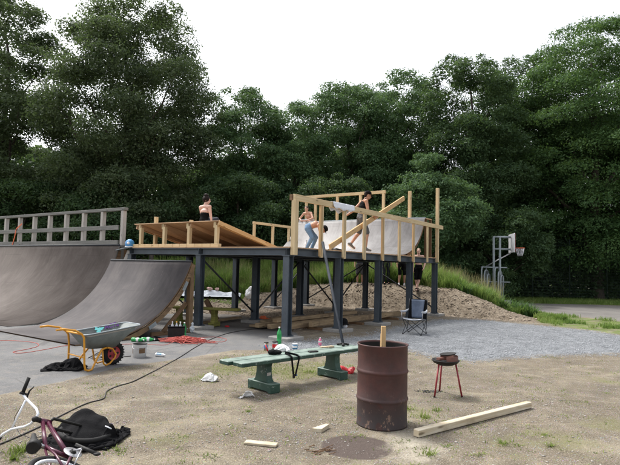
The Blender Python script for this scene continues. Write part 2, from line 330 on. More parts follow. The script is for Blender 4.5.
# ------------------------------------------------------------------ object helpers
OFF = {}
def tag(o, label=None, cat=None, group=None, kind=None):
    if label: o['label'] = label
    if cat: o['category'] = cat
    if group: o['group'] = group
    if kind: o['kind'] = kind
    return o
def thing(name, label, cat, off=(0, 0, 0), group=None, plat=False, rz=None, loc=None):
    """Empty at the thing's base. plat=True: geometry given in the platform frame (s,t,z)."""
    o = bpy.data.objects.new(name, None); col.objects.link(o); o.empty_display_size = .2
    off = Vector(off); OFF[o.name] = off
    o.location = F(*off) if plat else off
    if plat: o.rotation_euler = (0, 0, TH)
    if rz is not None: o.rotation_euler = (0, 0, rz)
    if loc is not None: o.location = loc
    return tag(o, label, cat, group)
class MB:
    def __init__(s): s.v = []; s.f = []; s.uv = []; s.mi = []; s.sm = []
    def add(s, vs, fs, uvs=None, mi=0, sm=False):
        b = len(s.v); s.v += [tuple(v) for v in vs]
        for k, f in enumerate(fs):
            s.f.append(tuple(i+b for i in f)); s.uv.append(uvs[k] if uvs else [(0.0, 0.0)]*len(f)); s.mi.append(mi); s.sm.append(sm)
    def bar(s, p0, p1, w, h, up=(0, 0, 1), mi=0):
        p0 = Vector(p0); p1 = Vector(p1); d = p1-p0; L = d.length; d.normalize(); up = Vector(up)
        if abs(d.dot(up)) > .99: up = Vector((1, 0, 0))
        x = d.cross(up).normalized(); y = x.cross(d).normalized(); x = x*(w/2); y = y*(h/2)
        vs = [p0-x-y, p0+x-y, p0+x+y, p0-x+y, p1-x-y, p1+x-y, p1+x+y, p1-x+y]
        fs = [(0, 1, 5, 4), (1, 2, 6, 5), (2, 3, 7, 6), (3, 0, 4, 7), (3, 2, 1, 0), (4, 5, 6, 7)]
        o1 = random.random()*20; o2 = random.random()*20; uv = []
        a = 0
        for k in range(4):
            wd = w if k % 2 == 0 else h
            uv.append([(o1, o2+a), (o1, o2+a+wd), (o1+L, o2+a+wd), (o1+L, o2+a)]); a += wd
        uv += [[(o1, o2), (o1+w*.2, o2), (o1+w*.2, o2+h*.2), (o1, o2+h*.2)]]*2
        s.add(vs, fs, uv, mi); return s
    def box(s, c, size, rz=0, mi=0):
        c = Vector(c); sx, sy, sz = size; d = Vector((math.cos(rz), math.sin(rz), 0))*sx/2
        return s.bar(c-d, c+d, sy, sz, mi=mi)
    def tube(s, pts, r, seg=10, mi=0, cap=True):
        pts = [Vector(p) for p in pts]; n = len(pts); rs = r if isinstance(r, (list, tuple)) else [r]*n
        vs = []; prev = None
        for i, p in enumerate(pts):
            d = (pts[min(i+1, n-1)]-pts[max(i-1, 0)]).normalized()
            if prev is None: x = d.cross(Vector((0, 0, 1))) if abs(d.z) < .95 else d.cross(Vector((1, 0, 0)))
            else: x = prev-d*prev.dot(d)
            x.normalize(); prev = x; y = d.cross(x)
            for k in range(seg):
                a = 2*math.pi*k/seg; vs.append(p+(x*math.cos(a)+y*math.sin(a))*rs[i])
        fs = [(i*seg+k, i*seg+(k+1) % seg, (i+1)*seg+(k+1) % seg, (i+1)*seg+k) for i in range(n-1) for k in range(seg)]
        s.add(vs, fs, None, mi, True)
        if cap: s.add(vs[:seg], [tuple(reversed(range(seg)))], None, mi); s.add(vs[-seg:], [tuple(range(seg))], None, mi)
        return s
    def lathe(s, prof, c=(0, 0, 0), seg=32, mi=0, axis=None, arc=2*math.pi, a0=0, sm=True):
        c = Vector(c); ax = Vector(axis or (0, 0, 1)).normalized()
        q = Vector((0, 0, 1)).rotation_difference(ax); vs = []
        full = abs(arc-2*math.pi) < 1e-6; m_ = seg if full else seg+1
        for r, z in prof:
            for k in range(m_):
                a = a0+arc*k/seg; vs.append(c+q @ Vector((r*math.cos(a), r*math.sin(a), z)))
        fs = []
        for i in range(len(prof)-1):
            for k in range(seg):
                k2 = (k+1) % m_ if full else k+1
                fs.append((i*m_+k, i*m_+k2, (i+1)*m_+k2, (i+1)*m_+k))
        s.add(vs, fs, None, mi, sm); return s
    def ell(s, c, r, seg=16, ring=10, mi=0, rot=None):
        c = Vector(c); vs = [];
        for i in range(ring+1):
            ph = math.pi*i/ring
            for k in range(seg):
                a = 2*math.pi*k/seg; p = Vector((r[0]*math.sin(ph)*math.cos(a), r[1]*math.sin(ph)*math.sin(a), r[2]*math.cos(ph)))
                if rot is not None: p = rot @ p
                vs.append(c+p)
        fs = [(i*seg+k, (i+1)*seg+k, (i+1)*seg+(k+1) % seg, i*seg+(k+1) % seg) for i in range(ring) for k in range(seg)]
        s.add(vs, fs, None, mi, True); return s
    def cap(s, p0, p1, r0, r1, seg=12):
        """capsule with tapered radius"""
        p0 = Vector(p0); p1 = Vector(p1); d = (p1-p0); L = d.length; d = d/L if L > 1e-6 else Vector((0, 0, 1))
        pts = []; rs = []
        for a in (80, 55, 30): pts.append(p0-d*r0*math.sin(R(a))); rs.append(r0*math.cos(R(a)))
        for k in range(5): pts.append(p0+d*L*k/4); rs.append(r0+(r1-r0)*k/4)
        for a in (30, 55, 80): pts.append(p1+d*r1*math.sin(R(a))); rs.append(r1*math.cos(R(a)))
        return s.tube(pts, rs, seg)
    def prism(s, poly, y0, y1, mi=0, fn=None):
        """poly of (x,z) extruded along y"""
        n = len(poly); vs = [(x, y0, z) for x, z in poly]+[(x, y1, z) for x, z in poly]
        if fn: vs = [fn(*v) for v in vs]
        fs = [tuple(range(n)), tuple(reversed(range(n, 2*n)))]+[(i, i+n, (i+1) % n+n, (i+1) % n) for i in range(n)]
        s.add(vs, fs, [[(v[0], v[2]) for v in [vs[i] for i in f]] for f in fs], mi); return s
    def build(s, name, mat, parent=None, bevel=0, off=None, remesh=0, noise_=None, subsurf=0):
        o_ = OFF.get(parent.name, Vector((0, 0, 0))) if parent is not None else Vector(off or (0, 0, 0))
        if off is not None: o_ = Vector(off)
        me = bpy.data.meshes.new(name)
        vv = [(x-o_.x, y-o_.y, z-o_.z) for x, y, z in s.v]
        me.from_pydata(vv, [], s.f)
        for mm in (mat if isinstance(mat, (list, tuple)) else [mat]): me.materials.append(mm)
        ul = me.uv_layers.new(name='UVMap'); flat = [c for f in s.uv for p in f for c in p]
        ul.data.foreach_set('uv', flat)
        me.polygons.foreach_set('material_index', s.mi); me.polygons.foreach_set('use_smooth', s.sm)
        bm = bmesh.new(); bm.from_mesh(me); bmesh.ops.remove_doubles(bm, verts=bm.verts, dist=1e-5); bmesh.ops.recalc_face_normals(bm, faces=bm.faces); bm.to_mesh(me); bm.free()
        o = bpy.data.objects.new(name, me); col.objects.link(o)
        if parent is not None: o.parent = parent
        else: o.location = o_
        if remesh:
            r = o.modifiers.new('r', 'REMESH'); r.mode = 'VOXEL'; r.voxel_size = remesh; r.use_smooth_shade = True
            k = o.modifiers.new('s', 'SMOOTH'); k.factor = .5; k.iterations = 3
        if noise_:
            tx = bpy.data.textures.new(name, 'CLOUDS'); tx.noise_scale = noise_[1]; tx.noise_depth = 2
            d = o.modifiers.new('d', 'DISPLACE'); d.texture = tx; d.strength = noise_[0]; d.mid_level = .5; d.texture_coords = 'GLOBAL'
            if len(noise_) > 2:
                tx = bpy.data.textures.new(name, 'MARBLE'); tx.noise_scale = noise_[2]; tx.turbulence = 9; tx.marble_type = 'SHARP'; tx.noise_depth = 1
                d = o.modifiers.new('f', 'DISPLACE'); d.texture = tx; d.strength = noise_[0]*.55; d.mid_level = .4; d.texture_coords = 'GLOBAL'
        if bevel:
            k = o.modifiers.new('b', 'BEVEL'); k.width = bevel; k.segments = 1; k.limit_method = 'ANGLE'
        if subsurf:
            k = o.modifiers.new('ss', 'SUBSURF'); k.levels = subsurf; k.render_levels = subsurf
        return o
def copy_tree(root, loc=None, rz=None, scale=None, label=None, group=None):
    c = root.copy(); col.objects.link(c)
    if loc is not None: c.location = loc
    if rz is not None: c.rotation_euler = (0, 0, rz)
    if scale is not None: c.scale = scale if isinstance(scale, (tuple, list)) else (scale,)*3
    if label: c['label'] = label
    if group: c['group'] = group
    for ch in list(root.children):
        d = ch.copy(); col.objects.link(d); d.parent = c
        for g in list(ch.children):
            e = g.copy(); col.objects.link(e); e.parent = d
    return c
def solo(name, mb, mat, label, cat, off=(0, 0, 0), group=None, plat=False, rz=None, loc=None, **kw):
    o = mb.build(name, mat, None, off=off, **kw)
    if plat: o.location = F(*off); o.rotation_euler = (0, 0, TH)
    if rz is not None: o.rotation_euler = (0, 0, rz)
    if loc is not None: o.location = loc
    return tag(o, label, cat, group)
def npmesh(name, verts, faces, mat, attrs=None):
    """faces: (n,4) or (n,3) int array"""
    me = bpy.data.meshes.new(name); n, k = faces.shape
    me.vertices.add(len(verts)); me.vertices.foreach_set('co', np.asarray(verts, np.float32).ravel())
    me.loops.add(n*k); me.loops.foreach_set('vertex_index', faces.astype(np.int32).ravel())
    me.polygons.add(n); me.polygons.foreach_set('loop_start', np.arange(0, n*k, k, dtype=np.int32))
    me.polygons.foreach_set('loop_total', np.full(n, k, np.int32))
    me.materials.append(mat)
    for a, vals in (attrs or {}).items():
        at_ = me.attributes.new(a, 'FLOAT', 'POINT'); at_.data.foreach_set('value', np.asarray(vals, np.float32))
    me.update(calc_edges=True); return me

# ================================================================== GROUND
def sd(poly, X, Y):
    """signed distance, positive inside"""
    P = np.array([(p[0], p[1]) for p in poly]); n = len(P)
    dmin = np.full(X.shape, 1e9); ins = np.zeros(X.shape, bool)
    for i in range(n):
        a = P[i]; b = P[(i+1) % n]; e = b-a; wx = X-a[0]; wy = Y-a[1]
        k = np.clip((wx*e[0]+wy*e[1])/(e@e+1e-12), 0, 1)
        dmin = np.minimum(dmin, (wx-k*e[0])**2+(wy-k*e[1])**2)
        c = ((a[1] <= Y) & (b[1] > Y)) | ((b[1] <= Y) & (a[1] > Y))
        xi = a[0]+(Y-a[1])/(b[1]-a[1]+1e-12)*e[0]
        ins ^= c & (X < xi)
    return np.where(ins, 1, -1)*np.sqrt(dmin)
def pxs(*l): return [at(*p) for p in l]
ASPH = pxs((-60, 405), (0, 395), (77, 378), (120, 367), (180, 359), (235, 350), (272, 350), (303, 343), (296, 333), (265, 322), (240, 315), (190, 313))+[Vector((-6, 17.5, 0)), Vector((-16, 22, 0)), Vector((-16, 6.5, 0))]
GRAV = pxs((270, 346), (300, 342), (330, 339), (372, 336), (400, 327), (440, 320), (480, 320), (530, 325), (591, 331), (620, 336), (720, 345), (720, 352), (620, 353), (540, 355), (470, 361), (440, 357), (400, 347), (350, 351), (310, 353), (285, 352))
ROAD = pxs((520, 301.5), (620, 306), (760, 312), (760, 331), (620, 321), (540, 312), (518, 309))
VERGE = pxs((528, 321), (545, 326), (591, 331), (620, 336), (740, 343), (740, 331), (620, 321), (560, 315), (526, 312))
UNDER = [F(.3, .9), F(8, .9), F(8, 6.5), F(.3, 6.5)]
BENCHMOSS = pxs((165, 384), (215, 362), (300, 362), (348, 356), (350, 372), (300, 384), (240, 376), (190, 388))
DUST = pxs((396, 437), (415, 432), (435, 446), (420, 462), (398, 458))
def masks(X, Y):
    cy = I(X, CRY); ty = I(X, TOE)
    a = {}
    a['asphalt'] = sd(ASPH, X, Y); a['gravel'] = sd(GRAV, X, Y); a['road'] = sd(ROAD, X, Y)
    a['mound'] = np.maximum(np.minimum(np.minimum(Y-ty+.2, 8.6-X), X+7), np.minimum(sd([F(1.5, .3), F(9.8, .2), F(9.8, 7.5), F(1.5, 7.5)], X, Y), -sd(ASPH, X, Y)-.1))
    g = np.minimum(Y-np.where(X < -2.8, 21.3, cy+.3), 8.9-X)
    g = np.maximum(g, np.minimum(sd(VERGE, X, Y), .35)-.3)
    g = np.maximum(g, np.minimum(Y-(29.3+.1*np.maximum(X-12, 0)), X-8) - .4*(sd(ROAD, X, Y) > -.4))
    g = np.maximum(g, np.minimum(Y-19.2, -X-6.4))
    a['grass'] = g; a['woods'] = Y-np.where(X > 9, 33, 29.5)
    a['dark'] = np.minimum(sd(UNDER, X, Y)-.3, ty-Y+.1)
    m_ = np.minimum(sd(BENCHMOSS, X, Y), .5)-.25
    for (px, py, r) in ((420, 412, .35), (75, 418, .3), (105, 440, .35), (180, 440, .3), (500, 445, .4), (560, 440, .5), (150, 425, .3), (610, 425, .5), (330, 395, .3), (600, 380, .4)):
        c = at(px, py); m_ = np.maximum(m_, r-np.hypot(X-c.x, Y-c.y)-.25)
    a['moss'] = m_
    c = at(357, 447); a['plate'] = .35-np.hypot(X-c.x, Y-c.y)
    a['dust'] = sd(DUST, X, Y)
    return {k: np.clip(v, -3, 3) for k, v in a.items()}
def axis(knots):
    out = []
    for (a, b, st) in knots: out += list(np.arange(a, b, st))
    return np.array(out+[knots[-1][1]])
gx = axis([(-400, -60, 34), (-60, -16, 4), (-16, -7, .35), (-7, 9, .07), (9, 22, .3), (22, 60, 4), (60, 400, 34)])
gy = axis([(-60, 0, 6), (0, 2.5, .5), (2.5, 22.5, .07), (22.5, 36, .3), (36, 70, 4), (70, 700, 45)])
GX, GY = np.meshgrid(gx, gy); GZ = gz(GX, GY)
nx_, ny_ = len(gx), len(gy); idx = np.arange(nx_*ny_).reshape(ny_, nx_)
fc = np.stack([idx[:-1, :-1], idx[:-1, 1:], idx[1:, 1:], idx[1:, :-1]], -1).reshape(-1, 4)
mk = masks(GX, GY)
# fine relief where the ground is loose
GZ = GZ + (.010*fbm(GX*6, GY*6, 31, 3)+.006*fbm(GX*14, GY*14, 41, 2))*np.where(mk['asphalt'] > 0, .08, 1.)*((GY < 30) & (np.abs(GX) < 16))
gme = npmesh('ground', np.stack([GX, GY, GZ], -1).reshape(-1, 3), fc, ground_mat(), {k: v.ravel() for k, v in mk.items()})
gme.polygons.foreach_set('use_smooth', [True]*len(gme.polygons))
go = bpy.data.objects.new('ground', gme); col.objects.link(go); tag(go, kind='structure')

def scatter_faces(base_v, base_f, P, S, rotz, tilt=None, squash=None):
    """instances of a small base mesh -> one vertex / face array"""
    n = len(P); bv = np.array(base_v, float); k = len(bv)
    V = np.repeat(bv[None], n, 0)*S[:, None, None] if np.ndim(S) == 1 else bv[None]*S[:, None, :]
    c, s_ = np.cos(rotz), np.sin(rotz)
    x = V[:, :, 0]*c[:, None]-V[:, :, 1]*s_[:, None]; y = V[:, :, 0]*s_[:, None]+V[:, :, 1]*c[:, None]
    V = np.stack([x, y, V[:, :, 2]], -1)+P[:, None, :]
    Fc = (np.array(base_f)[None]+np.arange(n)[:, None, None]*k).reshape(-1, len(base_f[0]))
    return V.reshape(-1, 3), Fc
OCT_V = [(1, 0, .1), (.25, .8, -.05), (-.75, .55, .1), (-.9, -.35, 0), (-.1, -.85, .1), (.7, -.6, -.1), (.1, .1, .62), (0, 0, -.5)]
OCT_F = [(0, 1, 6), (1, 2, 6), (2, 3, 6), (3, 4, 6), (4, 5, 6), (5, 0, 6), (1, 0, 7), (2, 1, 7), (3, 2, 7), (4, 3, 7), (5, 4, 7), (0, 5, 7)]
def stones(name, X, Y, size, mat, label):
    n = len(X); S = np.stack([size, size*rng.uniform(.6, 1, n), size*rng.uniform(.4, .9, n)], -1)
    P = np.stack([X, Y, gz(X, Y)+size*.12], -1)
    v, f = scatter_faces(OCT_V, OCT_F, P, S, rng.uniform(0, 6.3, n))
    o = bpy.data.objects.new(name, npmesh(name, v, f, mat)); col.objects.link(o); tag(o, label, name.replace('_', ' '), kind='stuff'); return o
def sample(n, x0, x1, y0, y1, keep):
    X = rng.uniform(x0, x1, n); Y = y0+(y1-y0)*rng.uniform(0, 1, n)**1.25
    k = keep(X, Y); return X[k], Y[k]
X, Y = sample(200000, -1.5, 14, 8.5, 22, lambda x, y: sd(GRAV, x, y)+.5*fbm(x*2, y*2, 3) > rng.uniform(-.45, .2, len(x)))
stones('gravel', X, Y, rng.gamma(3, .0029, len(X))+.005, M['gravelstone'], 'loose blue grey gravel strip in front of the platform')
X, Y = sample(60000, -4.5, 7.5, 3.2, 12, lambda x, y: (sd(ASPH, x, y) < -.02) & (sd(GRAV, x, y) < 0.1) & (vnoise(x*1.5, y*1.5, 8) > rng.uniform(.1, .9, len(x))))
stones('pebbles', X, Y, rng.gamma(1.6, .0024, len(X))+.003, M['stone'], 'small pebbles strewn over the sandy ground')
X, Y = sample(60000, -5, 9, 14.5, 26, lambda x, y: ((y > I(x, TOE)-.5) | ((sd(UNDER, x, y) > 0) & (sd(ASPH, x, y) < 0))) & (y < I(x, CRY)+.3))
stones('rubble', X, Y, rng.gamma(1.2, .010, len(X))+.009, M['dirtstone'], 'stones and clods lying on the dirt mound')

# grass blades
def blades(name, X, Y, h, w, mat, label, lean=.5, seg=2):
    n = len(X); a = rng.uniform(0, 6.283, n); ln = rng.uniform(0, lean, n)*h; Z = gz(X, Y)-.02
    dx, dy = np.cos(a), np.sin(a); px_, py_ = -dy*w/2, dx*w/2
    base = np.stack([X, Y, Z], -1)
    mid = base+np.stack([dx*ln*.3, dy*ln*.3, h*.55], -1); top = base+np.stack([dx*ln, dy*ln, h*rng.uniform(.82, 1, n)], -1)
    side = np.stack([px_, py_, np.zeros(n)], -1)
    V = np.stack([base-side, base+side, mid+side*.8, mid-side*.8, top+side*.12, top-side*.12], 1).reshape(-1, 3)
    b = np.arange(n)[:, None]*6
    f = np.concatenate([b+np.array([0, 1, 2, 3]), b+np.array([3, 2, 4, 5])], 0)
    o = bpy.data.objects.new(name, npmesh(name, V, f, mat)); col.objects.link(o); tag(o, label, 'grass', kind='stuff'); return o
def keepg(thr): return lambda x, y: (masks(x, y)['grass']+.5*fbm(x*2.5, y*2.5, 77) > thr) & (np.abs(x/y) < .75)
X, Y = sample(230000, -8, 9.6, 19.0, 29.5, lambda x, y: keepg(.0)(x, y) & (x < 9.4))
hh = (.30+.95*vnoise(X*1.3, Y*1.3, 55)**1.6+.25*vnoise(X*5, Y*5, 56))*rng.uniform(.35, 1.2, len(X))*np.where(X < -2.6, .35+.65*sstep((Y-22)/2), 1)*np.clip((9.0-X)/2.2, .38, 1)*np.where((X < -1.9) & (Y < 23.4), .22, 1)*np.where(X > 5, .8, 1)
blades('tall_grass', X, Y, hh, .018+.016*rng.random(len(X)), M['grass'], 'tall unmown green grass on the bank behind the dirt mound', .8)
X, Y = sample(14000, -8, 8.8, 23.4, 28.5, keepg(.1))
k_ = vnoise(X*1.1, Y*1.1, 66) > .45; X = X[k_]; Y = Y[k_]
M['straw'] = leaf_mat('dry_straw', (.38, .34, .17), (.26, .22, .10), (.52, .47, .28))
blades('dry_stalks', X, Y, rng.uniform(.45, 1.15, len(X)), .014, M['straw'], 'thin pale seed stalks standing among the tall bank grass', .35)
X, Y = sample(60000, -6, 9.0, 20.5, 27, lambda x, y: ((x > -1.9) | (y > 23.5)) & keepg(-.1)(x, y) & (vnoise(x*2.2, y*2.2, 68) > .62))
blades('broad_weeds', X, Y, rng.uniform(.1, .6, len(X)), .055, M['leafD'], 'clumps of broad leaved dark weeds in the bank grass', 1.4)
X, Y = sample(130000, 7, 26, 17, 34, lambda x, y: (masks(x, y)['grass']+.6*fbm(x*1.5, y*1.5, 78) > .05) & (x > 8.2))
blades('short_grass', X, Y, .06+.16*rng.random(len(X))*np.where(Y > 28, 1.5, 1), .02, M['grass'], 'short grass verges along both sides of the far road', .8)
# small weeds in clumps on the sand
cl = []
def clump(px, py, n=60, r=.12, h=.1):
    c = at(px, py)
    for _ in range(n):
        q = abs(random.gauss(0, r*.6)); th = random.uniform(0, 6.28); cl.append((c.x+q*math.cos(th), c.y+q*math.sin(th), h*random.uniform(.3, 1.1)))
for a in ((92, 388, 50, .10, .07), (78, 407, 40, .1, .05), (20, 452, 90, .09, .17), (13, 460, 60, .06, .16), (118, 451, 120, .18, .08), (150, 440, 40, .08, .06), (185, 437, 50, .08, .06), (225, 360, 60, .12, .14), (268, 381, 40, .1, .07),
          (310, 372, 110, .16, .12), (330, 388, 60, .12, .07), (300, 366, 60, .13, .07), (212, 383, 40, .07, .06), (248, 412, 50, .08, .08), (408, 409, 80, .14, .11), (425, 418, 120, .2, .13), (437, 411, 60, .12, .12), (447, 447, 40, .1, .08),
          (475, 428, 50, .1, .05), (482, 454, 110, .13, .06), (503, 444, 90, .12, .10), (518, 445, 50, .08, .07), (544, 435, 70, .08, .08), (551, 446, 60, .07, .08), (478, 377, 50, .09, .05), (468, 375, 30, .15, .03), (553, 387, 60, .12, .04), (200, 372, 30, .1, .05),
          (605, 420, 60, .2, .04), (585, 400, 40, .2, .04), (430, 455, 60, .06, .13), (205, 458, 40, .08, .05), (350, 366, 60, .14, .09), (170, 455, 30, .1, .05), (345, 380, 60, .14, .07), (45, 430, 40, .15, .03)): clump(*a)
for _ in range(420):
    x = random.uniform(-4, 6); y = random.uniform(4, 11)
    if float(sd(ASPH, np.array([x]), np.array([y]))[0]) < -.1:
        for _k in range(random.randint(6, 40)): cl.append((x+random.gauss(0, .06), y+random.gauss(0, .05), random.uniform(.02, .075)))
X, Y = sample(22000, -3.5, 1.5, 6, 11, lambda x, y: sd(BENCHMOSS, x, y)+.5*fbm(x*5, y*5, 3) > .12)
cl = np.array(cl+[(x, y, .035+.05*random.random()) for x, y in zip(X, Y)])
blades('weeds', cl[:, 0], cl[:, 1], cl[:, 2]*.62, .008+.006*rng.random(len(cl)), M['weed'], 'scattered weeds and thin grass tufts on the sandy ground', 1.8)

# ================================================================== PLATFORM
plat = thing('skate_platform', 'raised platform of blue grey steel columns and beams with a timber deck', 'platform', (4.6, 3.0, 0), plat=True)
def hsec(mb, p0, p1, w, h, side, tf=.014, tw=.010):
    """H section from p0 to p1; side = flange direction"""
    p0 = Vector(p0); p1 = Vector(p1); d = (p1-p0).normalized(); s_ = Vector(side); n = d.cross(s_).normalized()
    for sg in (-1, 1): mb.bar(p0+n*sg*(h/2-tf/2), p1+n*sg*(h/2-tf/2), w, tf, up=n)
    mb.bar(p0, p1, tw, h-2*tf-.001, up=n)
for i in range(3):
    for j in range(5):
        s_, t_ = j*SB, i*SA
        if j == 4: s_ -= .02
        g = 0.0
        P = F(s_, t_); g = max(0, G(P.x, P.y)-.02)
        mb = MB(); hsec(mb, (s_, t_, g+.10), (s_, t_, DK-.20), .18, .18, (0, 1, 0))
        mb.box((s_, t_, DK-.195), (.22, .22, .014))
        c_ = mb.build('column', M['steel'], plat)
        mb = MB(); mb.box((s_, t_, g+.092), (.26, .26, .016))
        for a in (-1, 1):
            for b in (-1, 1): mb.lathe([(.0, .125), (.016, .125), (.016, .10)], (s_+a*.1, t_+b*.1, g), 6, sm=False)
        f_ = mb.build('foot_plate', M['steel'], c_, off=OFF['skate_platform'])
        mb = MB(); mb.box((s_, t_, g-.08), (.62, .62, .325), random.uniform(-.08, .08))
        fo = solo('concrete_footing', mb, M['concrete'], 'x', 'footing', (s_, t_, g), 'concrete footings under the platform columns', plat=True, bevel=.015)
        fo['label'] = 'square concrete footing under the %s column of the %s row' % (('first', 'second', 'third', 'fourth', 'last')[j], ('front', 'middle', 'rear')[i])
        plat_g = g
z_ = DK-.095
for i in range(3):
    mb = MB(); hsec(mb, (-.09, i*SA, z_), (4*SB+.07, i*SA, z_), .16, .18, (0, 1, 0)); mb.build('long_beam', M['steel'], plat)
for j in range(5):
    for i in range(2):
        mb = MB(); s_ = j*SB-(0.02 if j == 4 else 0); hsec(mb, (s_, i*SA+.085, z_), (s_, (i+1)*SA-.085, z_), .16, .176, (1, 0, 0)); mb.build('cross_beam', M['steel'], plat)
for j in range(4):
    for q in range(1, 4):
        s_ = j*SB+q*SB/4
        mb = MB(); mb.bar((s_, .09, DK-.075), (s_, 2*SA-.09, DK-.075), .048, .14); mb.build('joist', M['brownwood'], plat)
mb = MB(); nb_ = int((4*SB+.16)/.1475)
for k in range(nb_):
    s0_ = -.08+.1475*k; mb.bar((s0_+.07, -.09+random.uniform(-.012, .012), DK+.015), (s0_+.07, 2*SA+.09, DK+.015), .142, .026)
dk = mb.build('deck_boards', M['plyunder'], plat)
def brace(ja, ia, jb, ib):  # from top of (ja,ia) to foot of (jb,ib)
    a = Vector((ja*SB, ia*SA+.02, DK-.24)); b = Vector((jb*SB, ib*SA+.02, .28)); P = F(b.x, b.y); b.z += max(0, G(P.x, P.y))
    mb = MB(); mb.tube([a, b], .027, 8); 
    for p in (a, b): mb.box(p, (.09, .02, .12))
    mb.build('brace', M['brace'], plat)
for q in ((0, 1, 1, 1), (2, 1, 1, 1), (2, 1, 3, 1), (4, 2, 3, 2), (4, 1, 3, 1), (4, 1, 4, 0), (4, 1, 4, 2), (0, 2, 1, 2)): brace(*q)

# front railing of fresh pine
rl = thing('front_railing', 'fresh pine railing with upright studs along the near edge of the deck', 'railing', (4.6, -.13, DK-.15), plat=True)
RT = -.145
for i, s_ in enumerate((.05, 1.18, 2.33, 3.48, 4.66, 5.86, 7.0, 8.28)):
    mb = MB()
    if i == 0: mb.bar((s_-.02, RT, DK-.17), (s_-.02, RT, 3.36), .13, .13); mb.build('post', M['pine'], rl, bevel=.005)
    else:
        mb.bar((s_-.026, RT, DK-.17), (s_-.026, RT, 3.36), .048, .098); mb.build('stud', M['pinedark'] if i in (1, 4, 6) else M['pine'], rl, bevel=.003)
        if i < 7:
            mb = MB(); mb.bar((s_+.026, RT, DK-.20), (s_+.026, RT, 3.36), .048, .098); mb.build('stud', M['pine'], rl, bevel=.003)
mb = MB(); mb.bar((9.30, RT+.03, DK-.15), (9.30, RT+.03, 4.93), .11, .11); mb.build('tall_post', M['pine'], rl, bevel=.01)
mb = MB(); mb.bar((-.02, RT, 3.43), (5.9, RT, 3.43), .07, .15); mb.build('handrail', M['pine'], rl, bevel=.004)
mb = MB(); mb.bar((5.9, RT-.002, 3.43), (9.75, RT-.004, 3.42), .07, .145); mb.build('handrail', M['pine'], rl, bevel=.004)
mb = MB(); mb.bar((-.02, RT+.04, 3.43), (-.02, RT+.12, 3.43), .05, .14); mb.build('rail_end_block', M['brownwood'], rl)
# far-left railing
lr = thing('side_railing', 'pine railing along the far left edge of the deck, left of the corner post', 'railing', (7, 6.02, DK+.03), plat=True)
for s_ in (5.6, 6.77, 7.86, 8.9):
    mb = MB(); mb.bar((s_, 6.02, DK+.03), (s_, 6.02, 3.40), .09, .09); mb.build('post', M['pine'], lr, bevel=.004)
mb = MB(); mb.bar((5.54, 6.02, 3.45), (9.0, 6.02, 3.45), .11, .095); mb.build('handrail', M['pine'], lr, bevel=.004)
for s_, h_, lb in ((.82, 3.24, 'bare pine post standing behind the left end of the wedge ramp'), (2.31, 3.27, 'bare pine post peeking over the middle of the wedge ramp')):
    mb = MB(); mb.bar((s_, 6.02, DK+.03), (s_, 6.02, h_), .1, .1); solo('railing_post', mb, M['pine'], lb, 'post', (s_, 6.02, DK+.03), 'lone railing posts', plat=True, bevel=.004)
# rear railing above the white quarter pipe
rr = thing('rear_railing', 'tall pine railing behind the pale quarter pipe, top rail ending at a post', 'railing', (9.1, 3, DK+.03), plat=True)
for t_ in (2.12, 3.2, 4.35, 5.5, 6.0):
    mb = MB(); mb.bar((9.1, t_, DK+.03), (9.1, t_, 4.84), .1, .1); mb.build('post', M['pine'], rr, bevel=.004)
mb = MB(); mb.bar((9.1, 2.03, 4.90), (9.1, 6.6, 4.90), .1, .12); mb.build('handrail', M['pine'], rr, bevel=.004)
mb = MB(); mb.bar((9.1, .96, DK+.03), (9.1, .96, 4.86), .11, .11); solo('railing_post', mb, M['pine'], 'single tall pine post standing right of the rear railing end', 'post', (9.1, .96, DK+.03), 'lone railing posts', plat=True, bevel=.01)

# wedge bank on the left of the deck
wd = thing('wedge_ramp', 'low plywood wedge ramp on short studs, still open at its high side', 'wedge ramp', (1.5, 4.3, DK+.03), plat=True)
S0, S1, ZH, ZL = .12, 3.0, 2.93, DK+.04
def wz(s_): return ZH+(ZL-ZH)*(s_-S0)/(S1-S0)
mb = MB(); mb.bar((S0-.06, 4.29, wz(S0-.06)), (S1, 4.29, wz(S1)), 3.62, .022, up=(0, 0, 1)); mb.build('plywood_deck', M['plyunder'], wd)
for i, t_ in enumerate((2.53, 3.62, 4.73, 5.84, 6.05)):
    zz = .075
    mb = MB(); mb.bar((S0, t_, wz(S0)-zz), (S1-.25, t_, wz(S1-.25)-.035), .045, .11 if i else .10); mb.build('rafter', M['pinedark'] if i == 0 else M['plyunder'], wd)
mb = MB(); mb.bar((S0-.05, 2.455, wz(S0-.05)-.05), (S1-.02, 2.455, wz(S1-.02)-.03), .03, .12); mb.build('side_board', M['pinedark'], wd, bevel=.003)
for t_ in (2.58, 3.67, 4.74, 5.83):
    mb = MB(); mb.bar((S0+.02, t_, DK+.12), (S0+.02, t_, ZH-.10), .1, .1); mb.bar((S0+.0, t_+.06, ZH-.17), (S0+.0, t_+.06, ZH-.012), .09, .045); mb.build('stud', M['pine'], wd, bevel=.004)
mb = MB()
for k in range(12): 
    a = 2.42+.31*k; mb.bar((S0-.02, a, DK+.075), (S0-.02, a+.30, DK+.075), .12, .09)
mb.build('sill', M['pine'], wd, bevel=.003)

